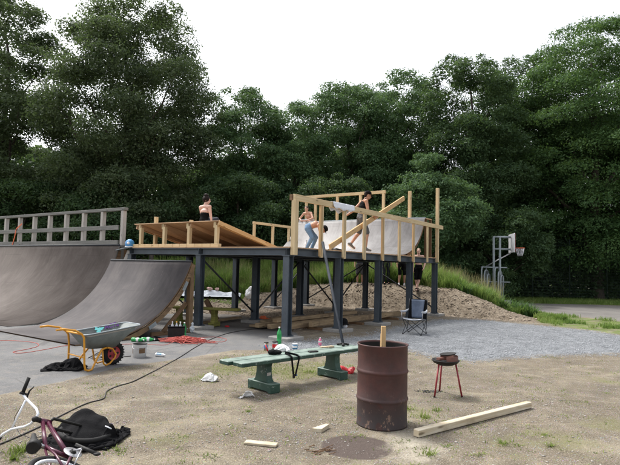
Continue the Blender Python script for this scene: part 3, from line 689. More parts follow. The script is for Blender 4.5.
# pale quarter pipe on the deck
def qprofile(L, H, n=22):
    Rr = (L*L+H*H)/(2*H); am = math.asin(min(1, L/Rr)); return [(Rr*math.sin(am*k/n), Rr-Rr*math.cos(am*k/n), Rr*am*k/n) for k in range(n+1)]
def qsheet(mb, s0, L, H, z0, t0, t1, th=.03, n=24, flat=0.0, sub=1):
    """sheet rises towards +s; UV u along arc, v along width"""
    pr = qprofile(L, H, n); pr = [(-flat, 0, -flat)]+pr if flat else pr
    vs = []; uv = []
    for (x, z, u) in pr: vs += [(s0+x, t0, z0+z), (s0+x, t1, z0+z)]; uv += [(u, t0), (u, t1)]
    m_ = len(pr); fs = []; fu = []
    for i in range(m_-1):
        f = (2*i, 2*i+2, 2*i+3, 2*i+1); fs.append(f); fu.append([uv[j] for j in f])
    mb.add(vs, fs, fu, 0, True)
    # underside and edges
    lo = []
    for i, (x, z, u) in enumerate(pr):
        a = Vector(pr[min(i+1, m_-1)][:2])-Vector(pr[max(i-1, 0)][:2]); a.normalize(); nn = Vector((a.y, -a.x))*th
        if i == 0: nn = Vector((0, -th))
        lo.append((s0+x+nn.x, max(z0+z+nn.y, z0-th)))
    vs2 = [];
    for (x, z) in lo: vs2 += [(x, t0, z), (x, t1, z)]
    mb.add(vs2, [(2*i+1, 2*i+3, 2*i+2, 2*i) for i in range(m_-1)], None, 1)
    for side, t_ in ((0, t0), (1, t1)):
        vv = []
        for i in range(m_): vv += [vs[2*i+side], vs2[2*i+side]]
        mb.add(vv, [(2*i, 2*i+1, 2*i+3, 2*i+2) if side == 0 else (2*i+2, 2*i+3, 2*i+1, 2*i) for i in range(m_-1)], None, 1)
    mb.add([vs[-2], vs[-1], vs2[-1], vs2[-2]], [(0, 1, 2, 3)], None, 1)
def rib(mb, s0, L, H, z0, t_, w=.02, drop=.05, back=0.0, depth=.28):
    pr = qprofile(L, H, 16); n = len(pr)
    poly = [(s0+x+(.03 if i else 0), z0+max(z-drop, .0)) for i, (x, z, u) in enumerate(pr)]
    # lower line of rib parallel to curve
    low = []
    for i, (x, z, u) in enumerate(pr):
        a = Vector(pr[min(i+1, n-1)][:2])-Vector(pr[max(i-1, 0)][:2]); a.normalize(); low.append((s0+x+a.y*depth+.03, z0+max(z-a.x*depth-drop, -.0)))
    vs = []; 
    for (x, z) in poly: vs += [(x, t_-w/2, z), (x, t_+w/2, z)]
    k = len(vs)
    for (x, z) in low: vs += [(x, t_-w/2, z), (x, t_+w/2, z)]
    fs = []
    for i in range(n-1):
        a = 2*i; b = k+2*i
        fs += [(a, b, b+2, a+2), (a+1, a+3, b+3, b+1), (a, a+2, a+3, a+1), (b, b+1, b+3, b+2)]
    fs += [(0, 1, k+1, k), (2*n-2, k+2*n-2, k+2*n-1, 2*n-1)]
    mb.add(vs, fs, [[(vs[i][0], vs[i][2]) for i in f] for f in fs])
wq = thing('deck_quarter_pipe', 'pale grey quarter pipe curving up across the far end of the deck', 'quarter pipe', (7.5, 3, DK+.03), plat=True)
mb = MB(); qsheet(mb, 6.35, 2.05, 1.46, DK+.05, .02, 6.05, .02); mb.build('riding_surface', [M['rampwhite'], M['brownwood']], wq)
for t_ in (.06, 1.2, 2.4, 3.6, 4.8, 6.0):
    mb = MB(); rib(mb, 6.35, 2.05, 1.46, DK+.03, t_, .022, .04, depth=.07 if t_ < .1 else .28); mb.build('rib', M['brownwood'], wq)
mb = MB(); mb.tube([(8.42, 0, DK+1.50), (8.42, 6.06, DK+1.50)], .028, 10); mb.build('coping', M['galv'], wq)
mb = MB(); mb.bar((8.76, .02, DK+1.49), (8.76, 6.04, DK+1.49), .60, .03); mb.build('top_platform', M['plyunder'], wq)
for t_ in (.05, 2.0, 4.0, 6.0):
    for s_ in (8.55, 9.0):
        mb = MB(); mb.bar((s_, t_, DK+.03), (s_, t_, DK+1.47), .09, .045); mb.build('support_post', M['brownwood'], wq)

# ================================================================== GROUND RAMPS
bq = thing('large_quarter_pipe', 'tall weathered brown quarter pipe with wide curved riding surface at left', 'quarter pipe', (-1.5, 11, 0), plat=True)
BH = 2.24; T0, T1 = 6.62, 18.0
mb = MB(); qsheet(mb, -2.95, 2.87, BH+.02, .012, T0, T1, .03, 36, flat=.35); mb.build('riding_surface', [M['rampbig'], M['oldwood']], bq)
for t_ in (T0+.02, 8, 9.5, 11, 12.5, 14, 15.5, 17, T1-.02):
    mb = MB(); rib(mb, -2.95, 2.87, BH, .03, t_, .03, .05, depth=.35); mb.build('rib', M['brownwood'], bq)
mb = MB(); mb.tube([(-.07, T0, BH+.05), (-.07, T1, BH+.05)], .03, 10); mb.build('coping', M['brace'], bq)
mb = MB(); mb.bar((.62, T0, BH+.02), (.62, T1, BH+.02), 1.3, .05); mb.build('top_platform', M['oldwood'], bq)
for t_ in (T0+.05, 9, 12, 15, T1-.05):
    for s_ in (.05, 1.2):
        mb = MB(); mb.bar((s_, t_, 0), (s_, t_, BH-.01), .1, .1); mb.build('support_post', M['oldwood'], bq)
orl = thing('weathered_railing', 'grey weathered wooden railing on top of the large quarter pipe', 'railing', (.1, 11, BH+.05), plat=True)
for k in range(11):
    t_ = 6.8+1.1*k; mb = MB(); mb.bar((.16, t_, BH+.05), (.16, t_, BH+1.17-(0 if k else -.0)), .13, .13); mb.build('post', M['palewood'], orl, bevel=.006)
for z_, w_ in ((BH+1.22, .13), ):
    mb = MB(); mb.bar((.16, 6.68, z_), (.16, 18, z_), .16, .09); mb.build('top_rail', M['oldwood'], orl, bevel=.006)
mb = MB(); mb.bar((.065, 6.9, BH+.62), (.065, 18, BH+.62), .05, .14); mb.build('middle_rail', M['oldwood'], orl, bevel=.005)
mb = MB(); mb.bar((.065, 6.9, BH+.14), (.065, 18, BH+.14), .05, .15); mb.build('bottom_rail', M['oldwood'], orl, bevel=.005)
# orange strap tied on that railing
P = [(.02, 13.0, BH+.9), (.02, 13.15, BH+.83), (.02, 13.4, BH+.72), (.03, 13.45, BH+.66), (.02, 13.5, BH+.4), (.02, 13.65, BH+.08)]
mb = MB()
for a, b in zip(P[:-1], P[1:]): mb.bar(a, b, .012, .05, up=(0, .3, 1))
solo('ratchet_strap', mb, M['orange'], 'orange strap hanging over the weathered grey railing', 'strap', (.02, 13.4, BH+.6), plat=True)

sq = thing('small_quarter_pipe', 'lower bluish grey quarter pipe standing in front of the steel platform', 'quarter pipe', (-2, 4.1, 0), plat=True)
Q0, Q1 = 2.5, 5.95
mb = MB(); qsheet(mb, -3.38, 2.58, 1.79, .03, Q0, Q1, .022, 30, flat=.5); mb.build('riding_surface', [M['rampsmall'], M['brownwood']], sq)
for t_ in (Q0+.03, 3.6, 4.8, Q1-.03):
    mb = MB(); rib(mb, -3.38, 2.58, 1.79, .01, t_, .045, .03, depth=.12); mb.build('rib', M['beamdark'], sq)
for t_ in (Q0+.08, Q1-.08):
    mb = MB(); mb.bar((-.74, t_, 0), (-.74, t_, 1.66), .15, .12); mb.build('support_post', M['beamdark'], sq, bevel=.008)
    mb = MB(); mb.bar((-1.9, t_+.02, .05), (-.8, t_+.02, .05), .05, .1); mb.bar((-1.55, t_+.02, .08), (-.85, t_+.02, .75), .05, .1); mb.build('base_frame', M['brownwood'], sq)
for a, b in (((-1.05, 1.08), (-.93, 1.30)), ((-2.05, .22), (-1.85, .33))):
    mb = MB(); mb.bar((a[0], Q0-.015, a[1]), (b[0], Q0-.015, b[1]), .006, .09); mb.build('metal_plate', M['galv'], sq)
mb = MB(); mb.tube([(-.80, Q0, 1.82), (-.80, Q1, 1.82)], .022, 8); mb.build('coping', M['brace'], sq)
# weathered plank and steel strip between the two ramps
mb = MB(); mb.bar((-.05, 6.5, 1.5), (-.0, 6.2, 2.12), .05, .12); solo('prop_board', mb, M['palewood'], 'short grey board propped between the large quarter pipe and the platform', 'board', (-.05, 6.5, 1.5), plat=True)
mb = MB(); mb.bar((-.12, 6.62, 2.13), (-.12, 6.15, 2.2), .16, .02); mb.bar((-.12, 6.15, 2.2), (-.1, 5.95, 2.22), .16, .02); solo('bridging_plate', mb, M['galv'], 'bent metal plate bridging the gap at the left end of the platform', 'metal plate', (-.12, 6.3, 2.15), plat=True)
# helmet at the left end of the deck
hm = thing('helmet', 'blue and white skate helmet at the left end of the deck', 'helmet', (.02, 5.93+.3, DK+.03), plat=True)
mb = MB(); c = Vector((.02, 6.23, DK+.13))
mb.lathe([(.125, -.09), (.14, -.03), (.135, .05), (.10, .11), (.05, .14), (.0, .15)], c, 20); mb.build('shell', M['blue'], hm)
mb = MB(); mb.lathe([(.128, -.10), (.142, -.10), (.142, -.07), (.128, -.07)], c, 20); mb.ell(c+Vector((-.09, -.06, .02)), (.05, .05, .05)); mb.build('trim', M['white'], hm)
# concrete pads, steel etc

# ================================================================== LUMBER UNDER THE DECK
def gp(s, t):
    P = F(s, t); return G(P.x, P.y)
LUM = [ # s0,t0,s1,t1,z(bottom),w,h,label
    (1.9, .62, 7.3, .50, .10, .13, .15, 'longest rough sawn beam lying at the front of the timber pile under the deck'),
    (1.15, .95, 2.6, .92, .06, .14, .13, 'short rough beam whose sawn end sticks out by the front corner column'),
    (1.0, 1.35, 5.2, 1.25, .06, .15, .12, 'rough beam in the lower middle of the timber pile'),
    (.95, 1.75, 4.6, 1.60, .06, .15, .12, 'lower beam at the rear of the timber pile under the deck'),
    (1.3, 1.40, 5.6, 1.35, .20, .17, .10, 'upper beam laid on top of the timber pile'),
    (1.1, 2.05, 4.9, 2.25, .04, .20, .06, 'flat plank behind the timber pile on the dirt'),
    (2.2, 2.6, 5.6, 3.6, .05, .16, .05, 'grey plank lying crosswise towards the rear columns'),
    (.2, 3.4, 2.6, 3.9, .05, .18, .05, 'thin pale board on the dirt near the left centre column')]
for (s0, t0, s1, t1, z, w, h, lb) in LUM:
    z0 = max(0, gp(s0, t0))+z+h/2; z1 = max(0, gp(s1, t1))+z+h/2
    if h > .1 and z > .09: z1 = max(z1, z0)
    mb = MB(); mb.bar((s0, t0, z0), (s1, t1, z1), w, h); solo('timber_beam', mb, M['beamwood'], lb, 'timber', ((s0+s1)/2, (t0+t1)/2, (z0+z1)/2), 'timber stacked under the deck', plat=True, bevel=.006)
for (s0, t0, L, lb) in ((2.2, .3, 1.7, 'dark bearer block under the front of the timber pile'), (4.3, .3, 1.7, 'dark bearer block under the middle of the timber pile'), (6.6, .2, 1.2, 'dark bearer block under the far end of the timber pile')):
    z0 = max(0, gp(s0, t0)); mb = MB(); mb.bar((s0, t0, z0+.03), (s0, t0+L, z0+.03+.0), .09, .08); solo('bearer', mb, M['brownwood'], lb, 'timber', (s0, t0+L/2, z0), 'bearers under the timber', plat=True)
# leaning plank by the mossy bench
a = at(217, 322, 0); b = aty(206, 300, a.y+.5)
mb = MB(); mb.bar(a+Vector((0, 0, .05)), b, .16, .05, up=(0, 1, .3)); solo('leaning_plank', mb, M['brownwood'], 'dark brown plank leaning over the mossy yellow bench', 'plank', a)

# diagonal plank leaning on the railing
mb = MB(); mb.bar((1.75, -.05, DK+.10), (6.45, -.02, 4.2), .05, .15); solo('leaning_board', mb, M['pinedark'], 'long orange pine board leaning diagonally across the front railing', 'board', (1.75, -.05, DK+.06), plat=True, bevel=.003)
# cloth over the railing
def cloth_strip(s0, s1, n=26):
    mb = MB(); vs = []; prof = [(-.075, -.10), (-.06, -.03), (-.055, .05), (-.045, .088), (0, .094), (.045, .088), (.06, .03), (.07, -.07), (.08, -.16)]
    m_ = len(prof)
    for i in range(n+1):
        s_ = s0+(s1-s0)*i/n; sag = .35+.65*abs(math.sin(math.pi*i/n))**.5
        for (dt, dz) in prof:
            w = .010*math.sin(i*1.9+dz*20)+.006*math.sin(i*.9+3)
            z = 3.43+(dz if dz > -.02 else -.02+(dz+.02)*(sag+.25*math.sin(i*.7)))
            vs.append((s_, RT+dt*1.05+w*(1 if dz < .07 else 0)+(-.004 if dt < 0 else .004), z+(.004 if dz > .08 else 0)))
    fs = [(i*m_+k, (i+1)*m_+k, (i+1)*m_+k+1, i*m_+k+1) for i in range(n) for k in range(m_-1)]
    mb.add(vs, fs, None, 0, True); return mb
o = solo('towel', cloth_strip(1.66, 2.78), M['whitecloth'], 'white cloth hung over the front handrail of the deck', 'towel', (2.4, RT, 3.5), plat=True)
k_ = o.modifiers.new('sol', 'SOLIDIFY'); k_.thickness = .006; k_.offset = 1

def bottle(label, mat_, capmat, loc, h=.3, r=.045, lying=None, group=None, liquid=None, cat='bottle', name='bottle'):
    t = thing(name, label, cat, (0, 0, 0), group, loc=loc, rz=random.uniform(0, 3))
    mb = MB(); mb.lathe([(0, 0), (r*.85, .0), (r, .012), (r, h*.28), (r*.93, h*.31), (r*.93, h*.36), (r, h*.4), (r, h*.62), (r*.8, h*.74), (r*.34, h*.88), (r*.32, h*.94)], seg=18); mb.build('body', mat_, t)
    mb = MB(); mb.lathe([(r*.38, h*.93), (r*.38, h), (0, h)], seg=12); mb.build('cap', capmat, t)
    mb = MB(); mb.lathe([(r*1.01, h*.41), (r*1.01, h*.6)], seg=18); mb.build('paper_label', liquid or M['white'], t)
    if lying is not None: t.rotation_euler = (math.pi/2, 0, lying); t.location.z += r
    return t

def cloth_sim(w, h, n, comp, balls, seed, steps=150, z0=.12, rough_=.08, thick=.012):
    """mass spring sheet dropped in a crumple over balls and the ground; returns a MB"""
    rg = np.random.default_rng(seed); m_ = max(6, int(n*h/w)); dx = w/(n-1)
    gx_, gy_ = np.meshgrid(np.linspace(-w/2, w/2, n), np.linspace(-h/2, h/2, m_))
    ph = rg.uniform(0, 6, 8); X_ = np.stack([gx_*comp+.05*np.sin(gy_*17+ph[0])+.04*np.sin(gx_*23+gy_*9+ph[1]), gy_*comp+.05*np.sin(gx_*14+ph[2])+.03*np.sin(gy_*25-gx_*7+ph[3]),
        z0+rough_*(np.sin(gx_*21+gy_*8+ph[4])+np.sin(gy_*24-gx_*13+ph[5]))*.5+rough_+.03*rg.normal(size=gx_.shape)], -1)
    Vv = np.zeros_like(X_); dg = dx*math.sqrt(2)
    def con(a, b, rest, k):
        d = b-a; L = np.linalg.norm(d, axis=-1, keepdims=True)+1e-9; c = d*(1-rest/L)*.5*k; a += c; b -= c
    for st_ in range(steps):
        Vv[..., 2] -= 9.8*.008; Vv *= .96; O = X_.copy(); X_ = X_+Vv*.008
        for it in range(10):
            for o_ in (0, 1):
                con(X_[:, o_:-1:2][:, :X_[:, o_+1::2].shape[1]], X_[:, o_+1::2], dx, 1); con(X_[o_:-1:2][:X_[o_+1::2].shape[0]], X_[o_+1::2], dx, 1)
                con(X_[o_:-1:2, :-1][:X_[o_+1::2].shape[0]], X_[o_+1::2, 1:], dg, .5); con(X_[o_:-1:2, 1:][:X_[o_+1::2].shape[0]], X_[o_+1::2, :-1], dg, .5)
            P_ = X_
            for (c, r_) in balls:
                q = (P_-np.array(c))/np.array(r_); L = np.linalg.norm(q, axis=-1, keepdims=True); P_ = np.where(L < 1, np.array(c)+q/np.maximum(L, 1e-6)*np.array(r_), P_)
            X_ = P_; X_[..., 2] = np.maximum(X_[..., 2], thick)
        Vv = (X_-O)/.008; gr = X_[..., 2] < thick+.003; Vv[gr] *= .3; Vv = np.clip(Vv, -2, 2)
    mb = MB(); vs = [Vector(p) for p in X_.reshape(-1, 3)]
    mb.add(vs, [(r*n+c, r*n+c+1, (r+1)*n+c+1, (r+1)*n+c) for r in range(m_-1) for c in range(n-1)], None, 0, True); return mb
def cloth_thing(name, mb, mat_, label, cat, loc, th=.008, rz=0, wr=None):
    o = solo(name, mb, mat_, label, cat, loc=loc, rz=rz)
    k_ = o.modifiers.new('sol', 'SOLIDIFY'); k_.thickness = th; k_.offset = 0
    k_ = o.modifiers.new('ss', 'SUBSURF'); k_.levels = 1; k_.render_levels = 1
    if wr:
        tx = bpy.data.textures.new(name, 'CLOUDS'); tx.noise_scale = wr[1]; tx.noise_depth = 0
        k_ = o.modifiers.new('w', 'DISPLACE'); k_.texture = tx; k_.strength = wr[0]; k_.mid_level = .3; k_.texture_coords = 'LOCAL'
    return o

# ================================================================== GREEN BENCH
def make_bench(name, label, A, B, width, ztop, matp, matb, th=.055, legs=(.17, .72), gap=.02):
    """A,B = ends of the centre line on the ground"""
    A = Vector(A); B = Vector(B); d = (B-A).normalized(); L = (B-A).length; ang = math.atan2(d.y, d.x)
    t = thing(name, label, 'bench', (0, 0, 0), None, rz=ang, loc=A)
    w = (width-gap)/2
    for sg in (-1, 1):
        mb = MB(); y = sg*(w/2+gap/2)
        mb.bar((0-.03*sg, y, ztop-th/2), (L-.02*sg, y, ztop-th/2), w, th); mb.build('seat_plank', matp, t, bevel=.008)
    for f in legs:
        x = L*f; mb = MB()
        bw = width*1.18  # crosswise foot
        # foot block
        pr = [(-bw/2, 0), (-bw/2+.06, .0), (-bw/2+.09, .02), (bw/2-.09, .02), (bw/2-.06, 0), (bw/2, 0), (bw/2, .13), (-bw/2, .13)]
        mb.prism([(p[0], p[1]) for p in pr], x-.085, x+.085, fn=lambda a, y_, z_: (y_, a, z_))
        q = mb.build('foot_block', matb, t, bevel=.008)
        mb = MB(); prof = [(.16, .13), (.125, .17), (.105, .24), (.10, .34), (.115, ztop-th-.02), (.13, ztop-th)]
        poly = [(-a, z_) for a, z_ in prof]+[(a, z_) for a, z_ in reversed(prof)]
        mb.prism(poly, x-.06, x+.06, fn=lambda a, y_, z_: (y_, a, z_)); mb.build('pedestal', matb, t, bevel=.006)
    return t, d, L
ZB_ = .46
# corner points of the top at the near-left end and far along
nl = at(240.3, 364, ZB_); fl = at(227, 358.4, ZB_); nr = at(355.5, 348.3, ZB_)
d_ = (nr-nl).normalized(); wv = Vector((-d_.y, d_.x, 0)); wid = abs((fl-nl).dot(wv)); wid = max(.42, wid)
A_ = nl+wv*wid/2; A_.z = 0; B_ = A_+d_*2.55; B_.z = 0
p1 = at(256.5, 388, .0); p2 = at(316, 373.5, .0)
f1 = (p1-A_).dot(d_)/2.55; f2 = (p2-A_).dot(d_)/2.55
bench, bd_, bL = make_bench('park_bench', 'long backless bench with worn green plank top beside the barrel', A_, B_, wid, ZB_, M['bench'], M['bench'], legs=(f1, f2))
mb = MB(); x = bL*f1; mb.box((x, -.108, .235), (.07, .006, .05)); mb.build('name_plate', M['silver'], bench)
mb = MB()
for z_ in (.225, .238, .25): mb.box((x, -.1115, z_), (.05, .002, .005))
# mossy bench behind
c1 = at(168, 328); pa = aty(170, 306.5, 15.4); pb = aty(240, 309.5, 14.9)
b2, _, _ = make_bench('park_bench', 'mossy yellow green bench standing behind the small quarter pipe', Vector((pa.x, 15.25, 0)), Vector((pb.x, 14.75, 0)), .40, .53, M['mossbench'], M['mossbench'], legs=(.16, .66))

# things on the bench
def onb(px, py): return at(px, py, ZB_+.002)
p = onb(262, 350); 
def can(label, loc, r, h, mat_, lid, band=None, name='can', cat='can'):
    t = thing(name, label, cat, loc=loc); mb = MB(); mb.lathe([(0, 0), (r, 0), (r, h-.006), (r*.96, h)], seg=20); mb.build('body', mat_, t)
    mb = MB(); mb.lathe([(r*.97, h-.004), (r*1.04, h-.004), (r*1.04, h+.012), (0, h+.012)], seg=20); mb.build('lid', lid, t)
    if band: mb = MB(); mb.lathe([(r*1.01, h*.3), (r*1.01, h*.75)], seg=20, arc=2.2, a0=3.4); mb.build('paper_label', band, t)
    return t
can('tan jar with a dark lid on the bench, left of the white bag', onb(266, 350.5), .034, .115, M['tan'], M['charcoal'], M['blue'], 'jar', 'jar')
can('silver tin with black lid behind the white bag on the bench', onb(275, 349.5), .045, .115, M['silver'], M['charcoal'], M['red'], 'tin', 'tin')
can('blue drinking can standing on the green bench right of the white bag', onb(295, 349), .04, .075, M['blue'], M['white'], M['white'], 'can', 'can')
bottle('small bottle with pink drink on the middle of the bench', M['pink'], M['white'], onb(320, 345.5), .13, .026, liquid=M['white'])
t = thing('red_lighter', 'red felt marker sticking up beside the black pouch on the bench', 'marker', loc=onb(268, 352)); 
mb = MB(); mb.tube([(0, 0, .01), (-.045, .02, .10)], .012, 8); mb.build('barrel', M['red'], t); mb = MB(); mb.tube([(-.045, .02, .10), (-.055, .024, .12)], .010, 8); mb.build('cap', M['white'], t); t.name = 'marker'
def blob(name, ells, mat_, label, cat, loc, voxel=.012, nz=(.03, .06), parent=None, group=None, caps=()):
    mb = MB()
    for e in ells:
        c, r = e[0], e[1]; rot = Matrix.Rotation(e[2], 3, 'Z') if len(e) > 2 else None
        mb.ell(c, r, 14, 8, rot=rot)
    for c_ in caps: mb.cap(*c_)
    o = mb.build(name, mat_, parent, remesh=voxel, noise_=nz)
    if parent is None: o.location = loc; tag(o, label, cat, group)
    return o
p = onb(283, 351)
cloth_thing('plastic_bag', cloth_sim(.48, .32, 38, .6, [((-.03, .0, .0), (.10, .06, .105)), ((.11, 0, 0), (.06, .05, .075))], 25, steps=60, z0=.13, rough_=.04, thick=.006), M['white'], 'crumpled white plastic bag on top of the green bench', 'bag', p, .003)
p = onb(273, 354.5)
pouch = thing('shoulder_pouch', 'black pouch whose long strap hangs down from the bench edge', 'pouch', loc=p)
blob('pouch_body', [((0, .02, .03), (.085, .06, .04)), ((.07, .03, .03), (.06, .05, .03))], M['black'], None, None, None, .008, (.02, .04), parent=pouch)
e0 = nl-p; ang = math.atan2(d_.y, d_.x); nrm = -wv
e_ = (nl-p).dot(nrm)
def pe(al, out, z): return d_*al+nrm*(e_+out)+Vector((0, 0, z))
mb = MB(); pts = [pe(.05, -.10, .04), pe(.07, -.02, .02), pe(.08, .012, .0), pe(.09, .02, -.12), pe(.12, .02, -.27)]
for a, b in zip(pts[:-1], pts[1:]): mb.bar(a, b, .030, .006, up=nrm)
pts = [pe(.05, -.10, .05), pe(.15, -.06, .03), pe(.22, .0, .005), pe(.225, .015, -.02), pe(.19, .022, -.13), pe(.15, .022, -.265)]
for a, b in zip(pts[:-1], pts[1:]): mb.bar(a, b, .028, .006, up=nrm)
mb.build('strap', M['black'], pouch)
mb = MB(); mb.bar(pe(.12, .022, -.245), pe(.12, .022, -.30), .034, .016, up=nrm); mb.bar(pe(.15, .024, -.25), pe(.15, .024, -.275), .02, .02, up=nrm); mb.build('buckle', M['charcoal'], pouch)
mb = MB(); mb.box(pe(.165, .024, -.262), (.03, .02, .02)); mb.build('clip', M['blue'], pouch)
mb = MB(); mb.box((0, 0, .010), (.15, .075, .016), .5); solo('phone', mb, M['charcoal'], 'flat black phone lying on the bench', 'phone', loc=onb(313, 352), bevel=.004)
mb = MB(); mb.box((0, 0, .008), (.12, .08, .016), .3); mb.box((.10, .03, .012), (.12, .07, .022), .7); solo('card_packet', mb, M['tan'], 'tan cardboard packets on the bench between phone and pole', 'packet', loc=onb(324, 347.5))
# long pole from bench to deck
pf = onb(343, 345.5); pt = F(1.02, -.31, 2.38)
pole = thing('steel_pole', 'long dark steel pole leaning from the bench top up to the deck', 'pole', loc=pf)
v = pt-pf; mb = MB(); mb.tube([Vector((0, 0, .03)), v*.5, v], [.024, .031, .037], 10); mb.build('shaft', M['polesteel'], pole)
mb = MB()
for a in (0, 1, 2): 
    an = .5+a*2.1; mb.tube([(0, 0, .035), (.09*math.cos(an), .07*math.sin(an), .016)], [.018, .016], 8); mb.ell((.095*math.cos(an), .075*math.sin(an), .016), (.026, .022, .018))
mb.build('foot', M['charcoal'], pole)

# ================================================================== BARREL
pb_ = at(381.5, 431.5, 0); bc = Vector((pb_.x, pb_.y, 0)); bdir = Vector((pb_.x, pb_.y, 0)).normalized(); bc = bc+bdir*.285
bl = thing('oil_barrel', 'rusty dark red steel barrel used as fire drum beside the green bench', 'barrel', loc=bc)
HB = .90; r = .282; prof = [(0, .015), (r-.012, .015), (r-.008, 0), (r+.005, .004), (r+.004, .018), (r, .028)]
for zc in (.30, .605):
    prof += [(r, zc-.028), (r+.004, zc-.018), (r+.011, zc-.006), (r+.011, zc+.006), (r+.004, zc+.018), (r, zc+.028)]
prof += [(r, HB-.02), (r+.007, HB-.012), (r+.008, HB), (r-.004, HB+.001), (r-.008, HB-.015), (r-.008, .03), (0, .03)]
mb = MB(); mb.lathe(prof, seg=64); mb.build('drum', M['rust'], bl)
mb = MB(); mb.lathe([(r-.0095, HB-.02), (r-.0095, .04)], seg=64); mb.build('black_lining', M['charcoal'], bl)  # near-black inner wall of the drum
mb = MB(); mb.lathe([(r-.012, .2), (.15, .26), (0, .24)], seg=30); mb.build('ash_bed', M['charcoal'], bl)
mb = MB(); mb.bar((.0, .0, .22), (.012, .05, 1.09), .066, .05); mb.bar((-.012, .068, .6), (.0, .085, 1.0), .02, .03)
solo('wood_stake', mb, M['pinedark'], 'piece of squared wood sticking up out of the barrel', 'stake', loc=bc, bevel=.004)
# red bag
p = at(345.5, 373, 0)
cloth_thing('plastic_bag', cloth_sim(.62, .40, 42, .6, [((-.08, .0, .0), (.12, .09, .12)), ((.12, .0, .0), (.10, .08, .10))], 27, steps=60, z0=.14, rough_=.05, thick=.008), M['red'], 'bright red plastic bag on the ground behind the barrel', 'bag', p, .003)
mb = MB(); mb.add([(.02, -.05, .085), (.07, -.04, .088), (.09, -.01, .092), (.03, -.01, .09)], [(0, 1, 2, 3)]); 
# grill
gl = thing('charcoal_grill', 'small round charcoal grill on three dark red legs', 'grill', loc=Vector((0, 0, 0)))
ga = at(434.5, 397.5); gb = at(462, 397.5); gc = at(439.5, 391.5); gcn = (ga+gb+gc)/3; gl.location = gcn
top = Vector((-.01, 0, .43))
for q, f in ((ga, -1), (gb, 1), (gc, 0)):
    v = q-gcn; v.z = 0; mb = MB(); mb.tube([v, v*.62+Vector((0, 0, .45))], .0125, 8); lg = mb.build('leg', M['grillred'], gl)
    mb = MB(); mb.lathe([(0, 0), (.014, 0), (.014, .02)], v, 8); mb.build('foot_cap', M['charcoal'], lg)
mb = MB(); mb.lathe([(0, -.012), (.10, -.008), (.165, .022), (.19, .055), (.196, .058), (.19, .065), (.16, .035), (.10, .008), (0, .004)], (0, 0, .43), 36); mb.build('bowl', M['charcoal'], gl)
mb = MB(); mb.lathe([(.172, .05), (.172, .125), (.168, .125), (.168, .05)], (0, 0, .43), 24, arc=3.5, a0=-1.75); mb.build('windshield', M['grillrust'], gl)
mb = MB(); mb.lathe([(0, .062), (.15, .062), (.15, .068), (0, .068)], (0, 0, .43), 30)
mb.build('grate', M['charcoal'], gl)
mb = MB(); mb.lathe([(0, 0), (.10, .0), (.12, .018), (.115, .02), (.09, .006), (0, .006)], (.04, .02, .43+.130), 24, axis=(-.12, .02, 1)); mb.build('lid', M['charcoal'], gl)
mb = MB(); mb.box((-.07, -.05, .43+.085), (.12, .07, .03), .4); mb.build('ash_tray', M['grillrust'], gl)
# ash spot under grill
p = at(430, 391.5); X = rng.normal(p.x, .10, 160); Y = rng.normal(p.y, .05, 160)
stones('charcoal_crumbs', X, Y, rng.uniform(.006, .018, 160), M['charcoal'], 'spilled charcoal crumbs on the sand by the grill')

# timber in the right foreground
a = at(419, 438.5, 0); b = at(532, 408.5, 0); mb = MB(); d = (b-a).normalized(); n_ = Vector((-d.y, d.x, 0))
mb.bar(a+n_*.04+Vector((0, 0, .043)), b+n_*.04+Vector((0, 0, .043)), .078, .074)
M['beampale'] = timber('pale_dirty_beam', (.55, .49, .38), (.40, .31, .19), (.68, .63, .53), 22, .85, True, (.30, .24, .16))
solo('squared_timber', mb, M['beampale'], 'single pale squared timber lying on the sand right of the barrel', 'timber', a, bevel=.005)
a = at(245, 443.5, 0); b = at(277, 446.5, 0); mb = MB(); mb.bar(a+Vector((0, 0, .014)), b+Vector((0, 0, .014)), .085, .022); solo('wood_offcut', mb, M['beampale'], 'short flat board offcut lying in the sand in front of the green bench', 'offcut', a, bevel=.003)
mb = MB(); mb.add([(0, 0, 0), (.10, -.02, 0), (.19, .15, 0), (.15, .16, 0), (0, 0, .04), (.10, -.02, .04), (.19, .15, .045), (.15, .16, .045)], [(0, 1, 2, 3), (7, 6, 5, 4), (0, 4, 5, 1), (1, 5, 6, 2), (2, 6, 7, 3), (3, 7, 4, 0)], [[(0, 0), (.1, 0), (.1, .1), (0, .1)]]*6)
solo('wood_wedge', mb, M['beampale'], 'triangular wood wedge on the sand in front of the barrel', 'offcut', loc=at(312, 432, 0))
mb = MB()
for k in range(22):
    q = at(random.uniform(303, 330), random.uniform(446, 455), .006); an = random.uniform(-.8, .8); l_ = random.uniform(.03, .1)
    mb.tube([q, q+Vector((l_*math.cos(an), l_*math.sin(an), random.uniform(0, .02)))], .004, 5)
solo('twigs', mb, M['brownwood'], 'litter of brown twigs on the sand in front of the barrel', 'twigs', at(315, 450)); bpy.data.objects['twigs']['kind'] = 'stuff'
# white bag and paper
p = at(210.5, 381, 0)
cloth_thing('plastic_bag', cloth_sim(.46, .34, 36, .55, [((-.02, .0, .0), (.08, .05, .12)), ((.08, -.01, 0), (.06, .04, .07))], 21, steps=55, z0=.13, rough_=.05, thick=.006), M['white'], 'white plastic bag on the sand left of the green bench', 'bag', p, .003)
p = at(247, 398, 0)
cloth_thing('paper', cloth_sim(.34, .26, 26, .6, [((.01, .0, .0), (.06, .04, .085))], 23, steps=45, z0=.07, rough_=.03, thick=.005), M['white'], 'crumpled white paper on the ground by the bench foot', 'paper', p, .002)

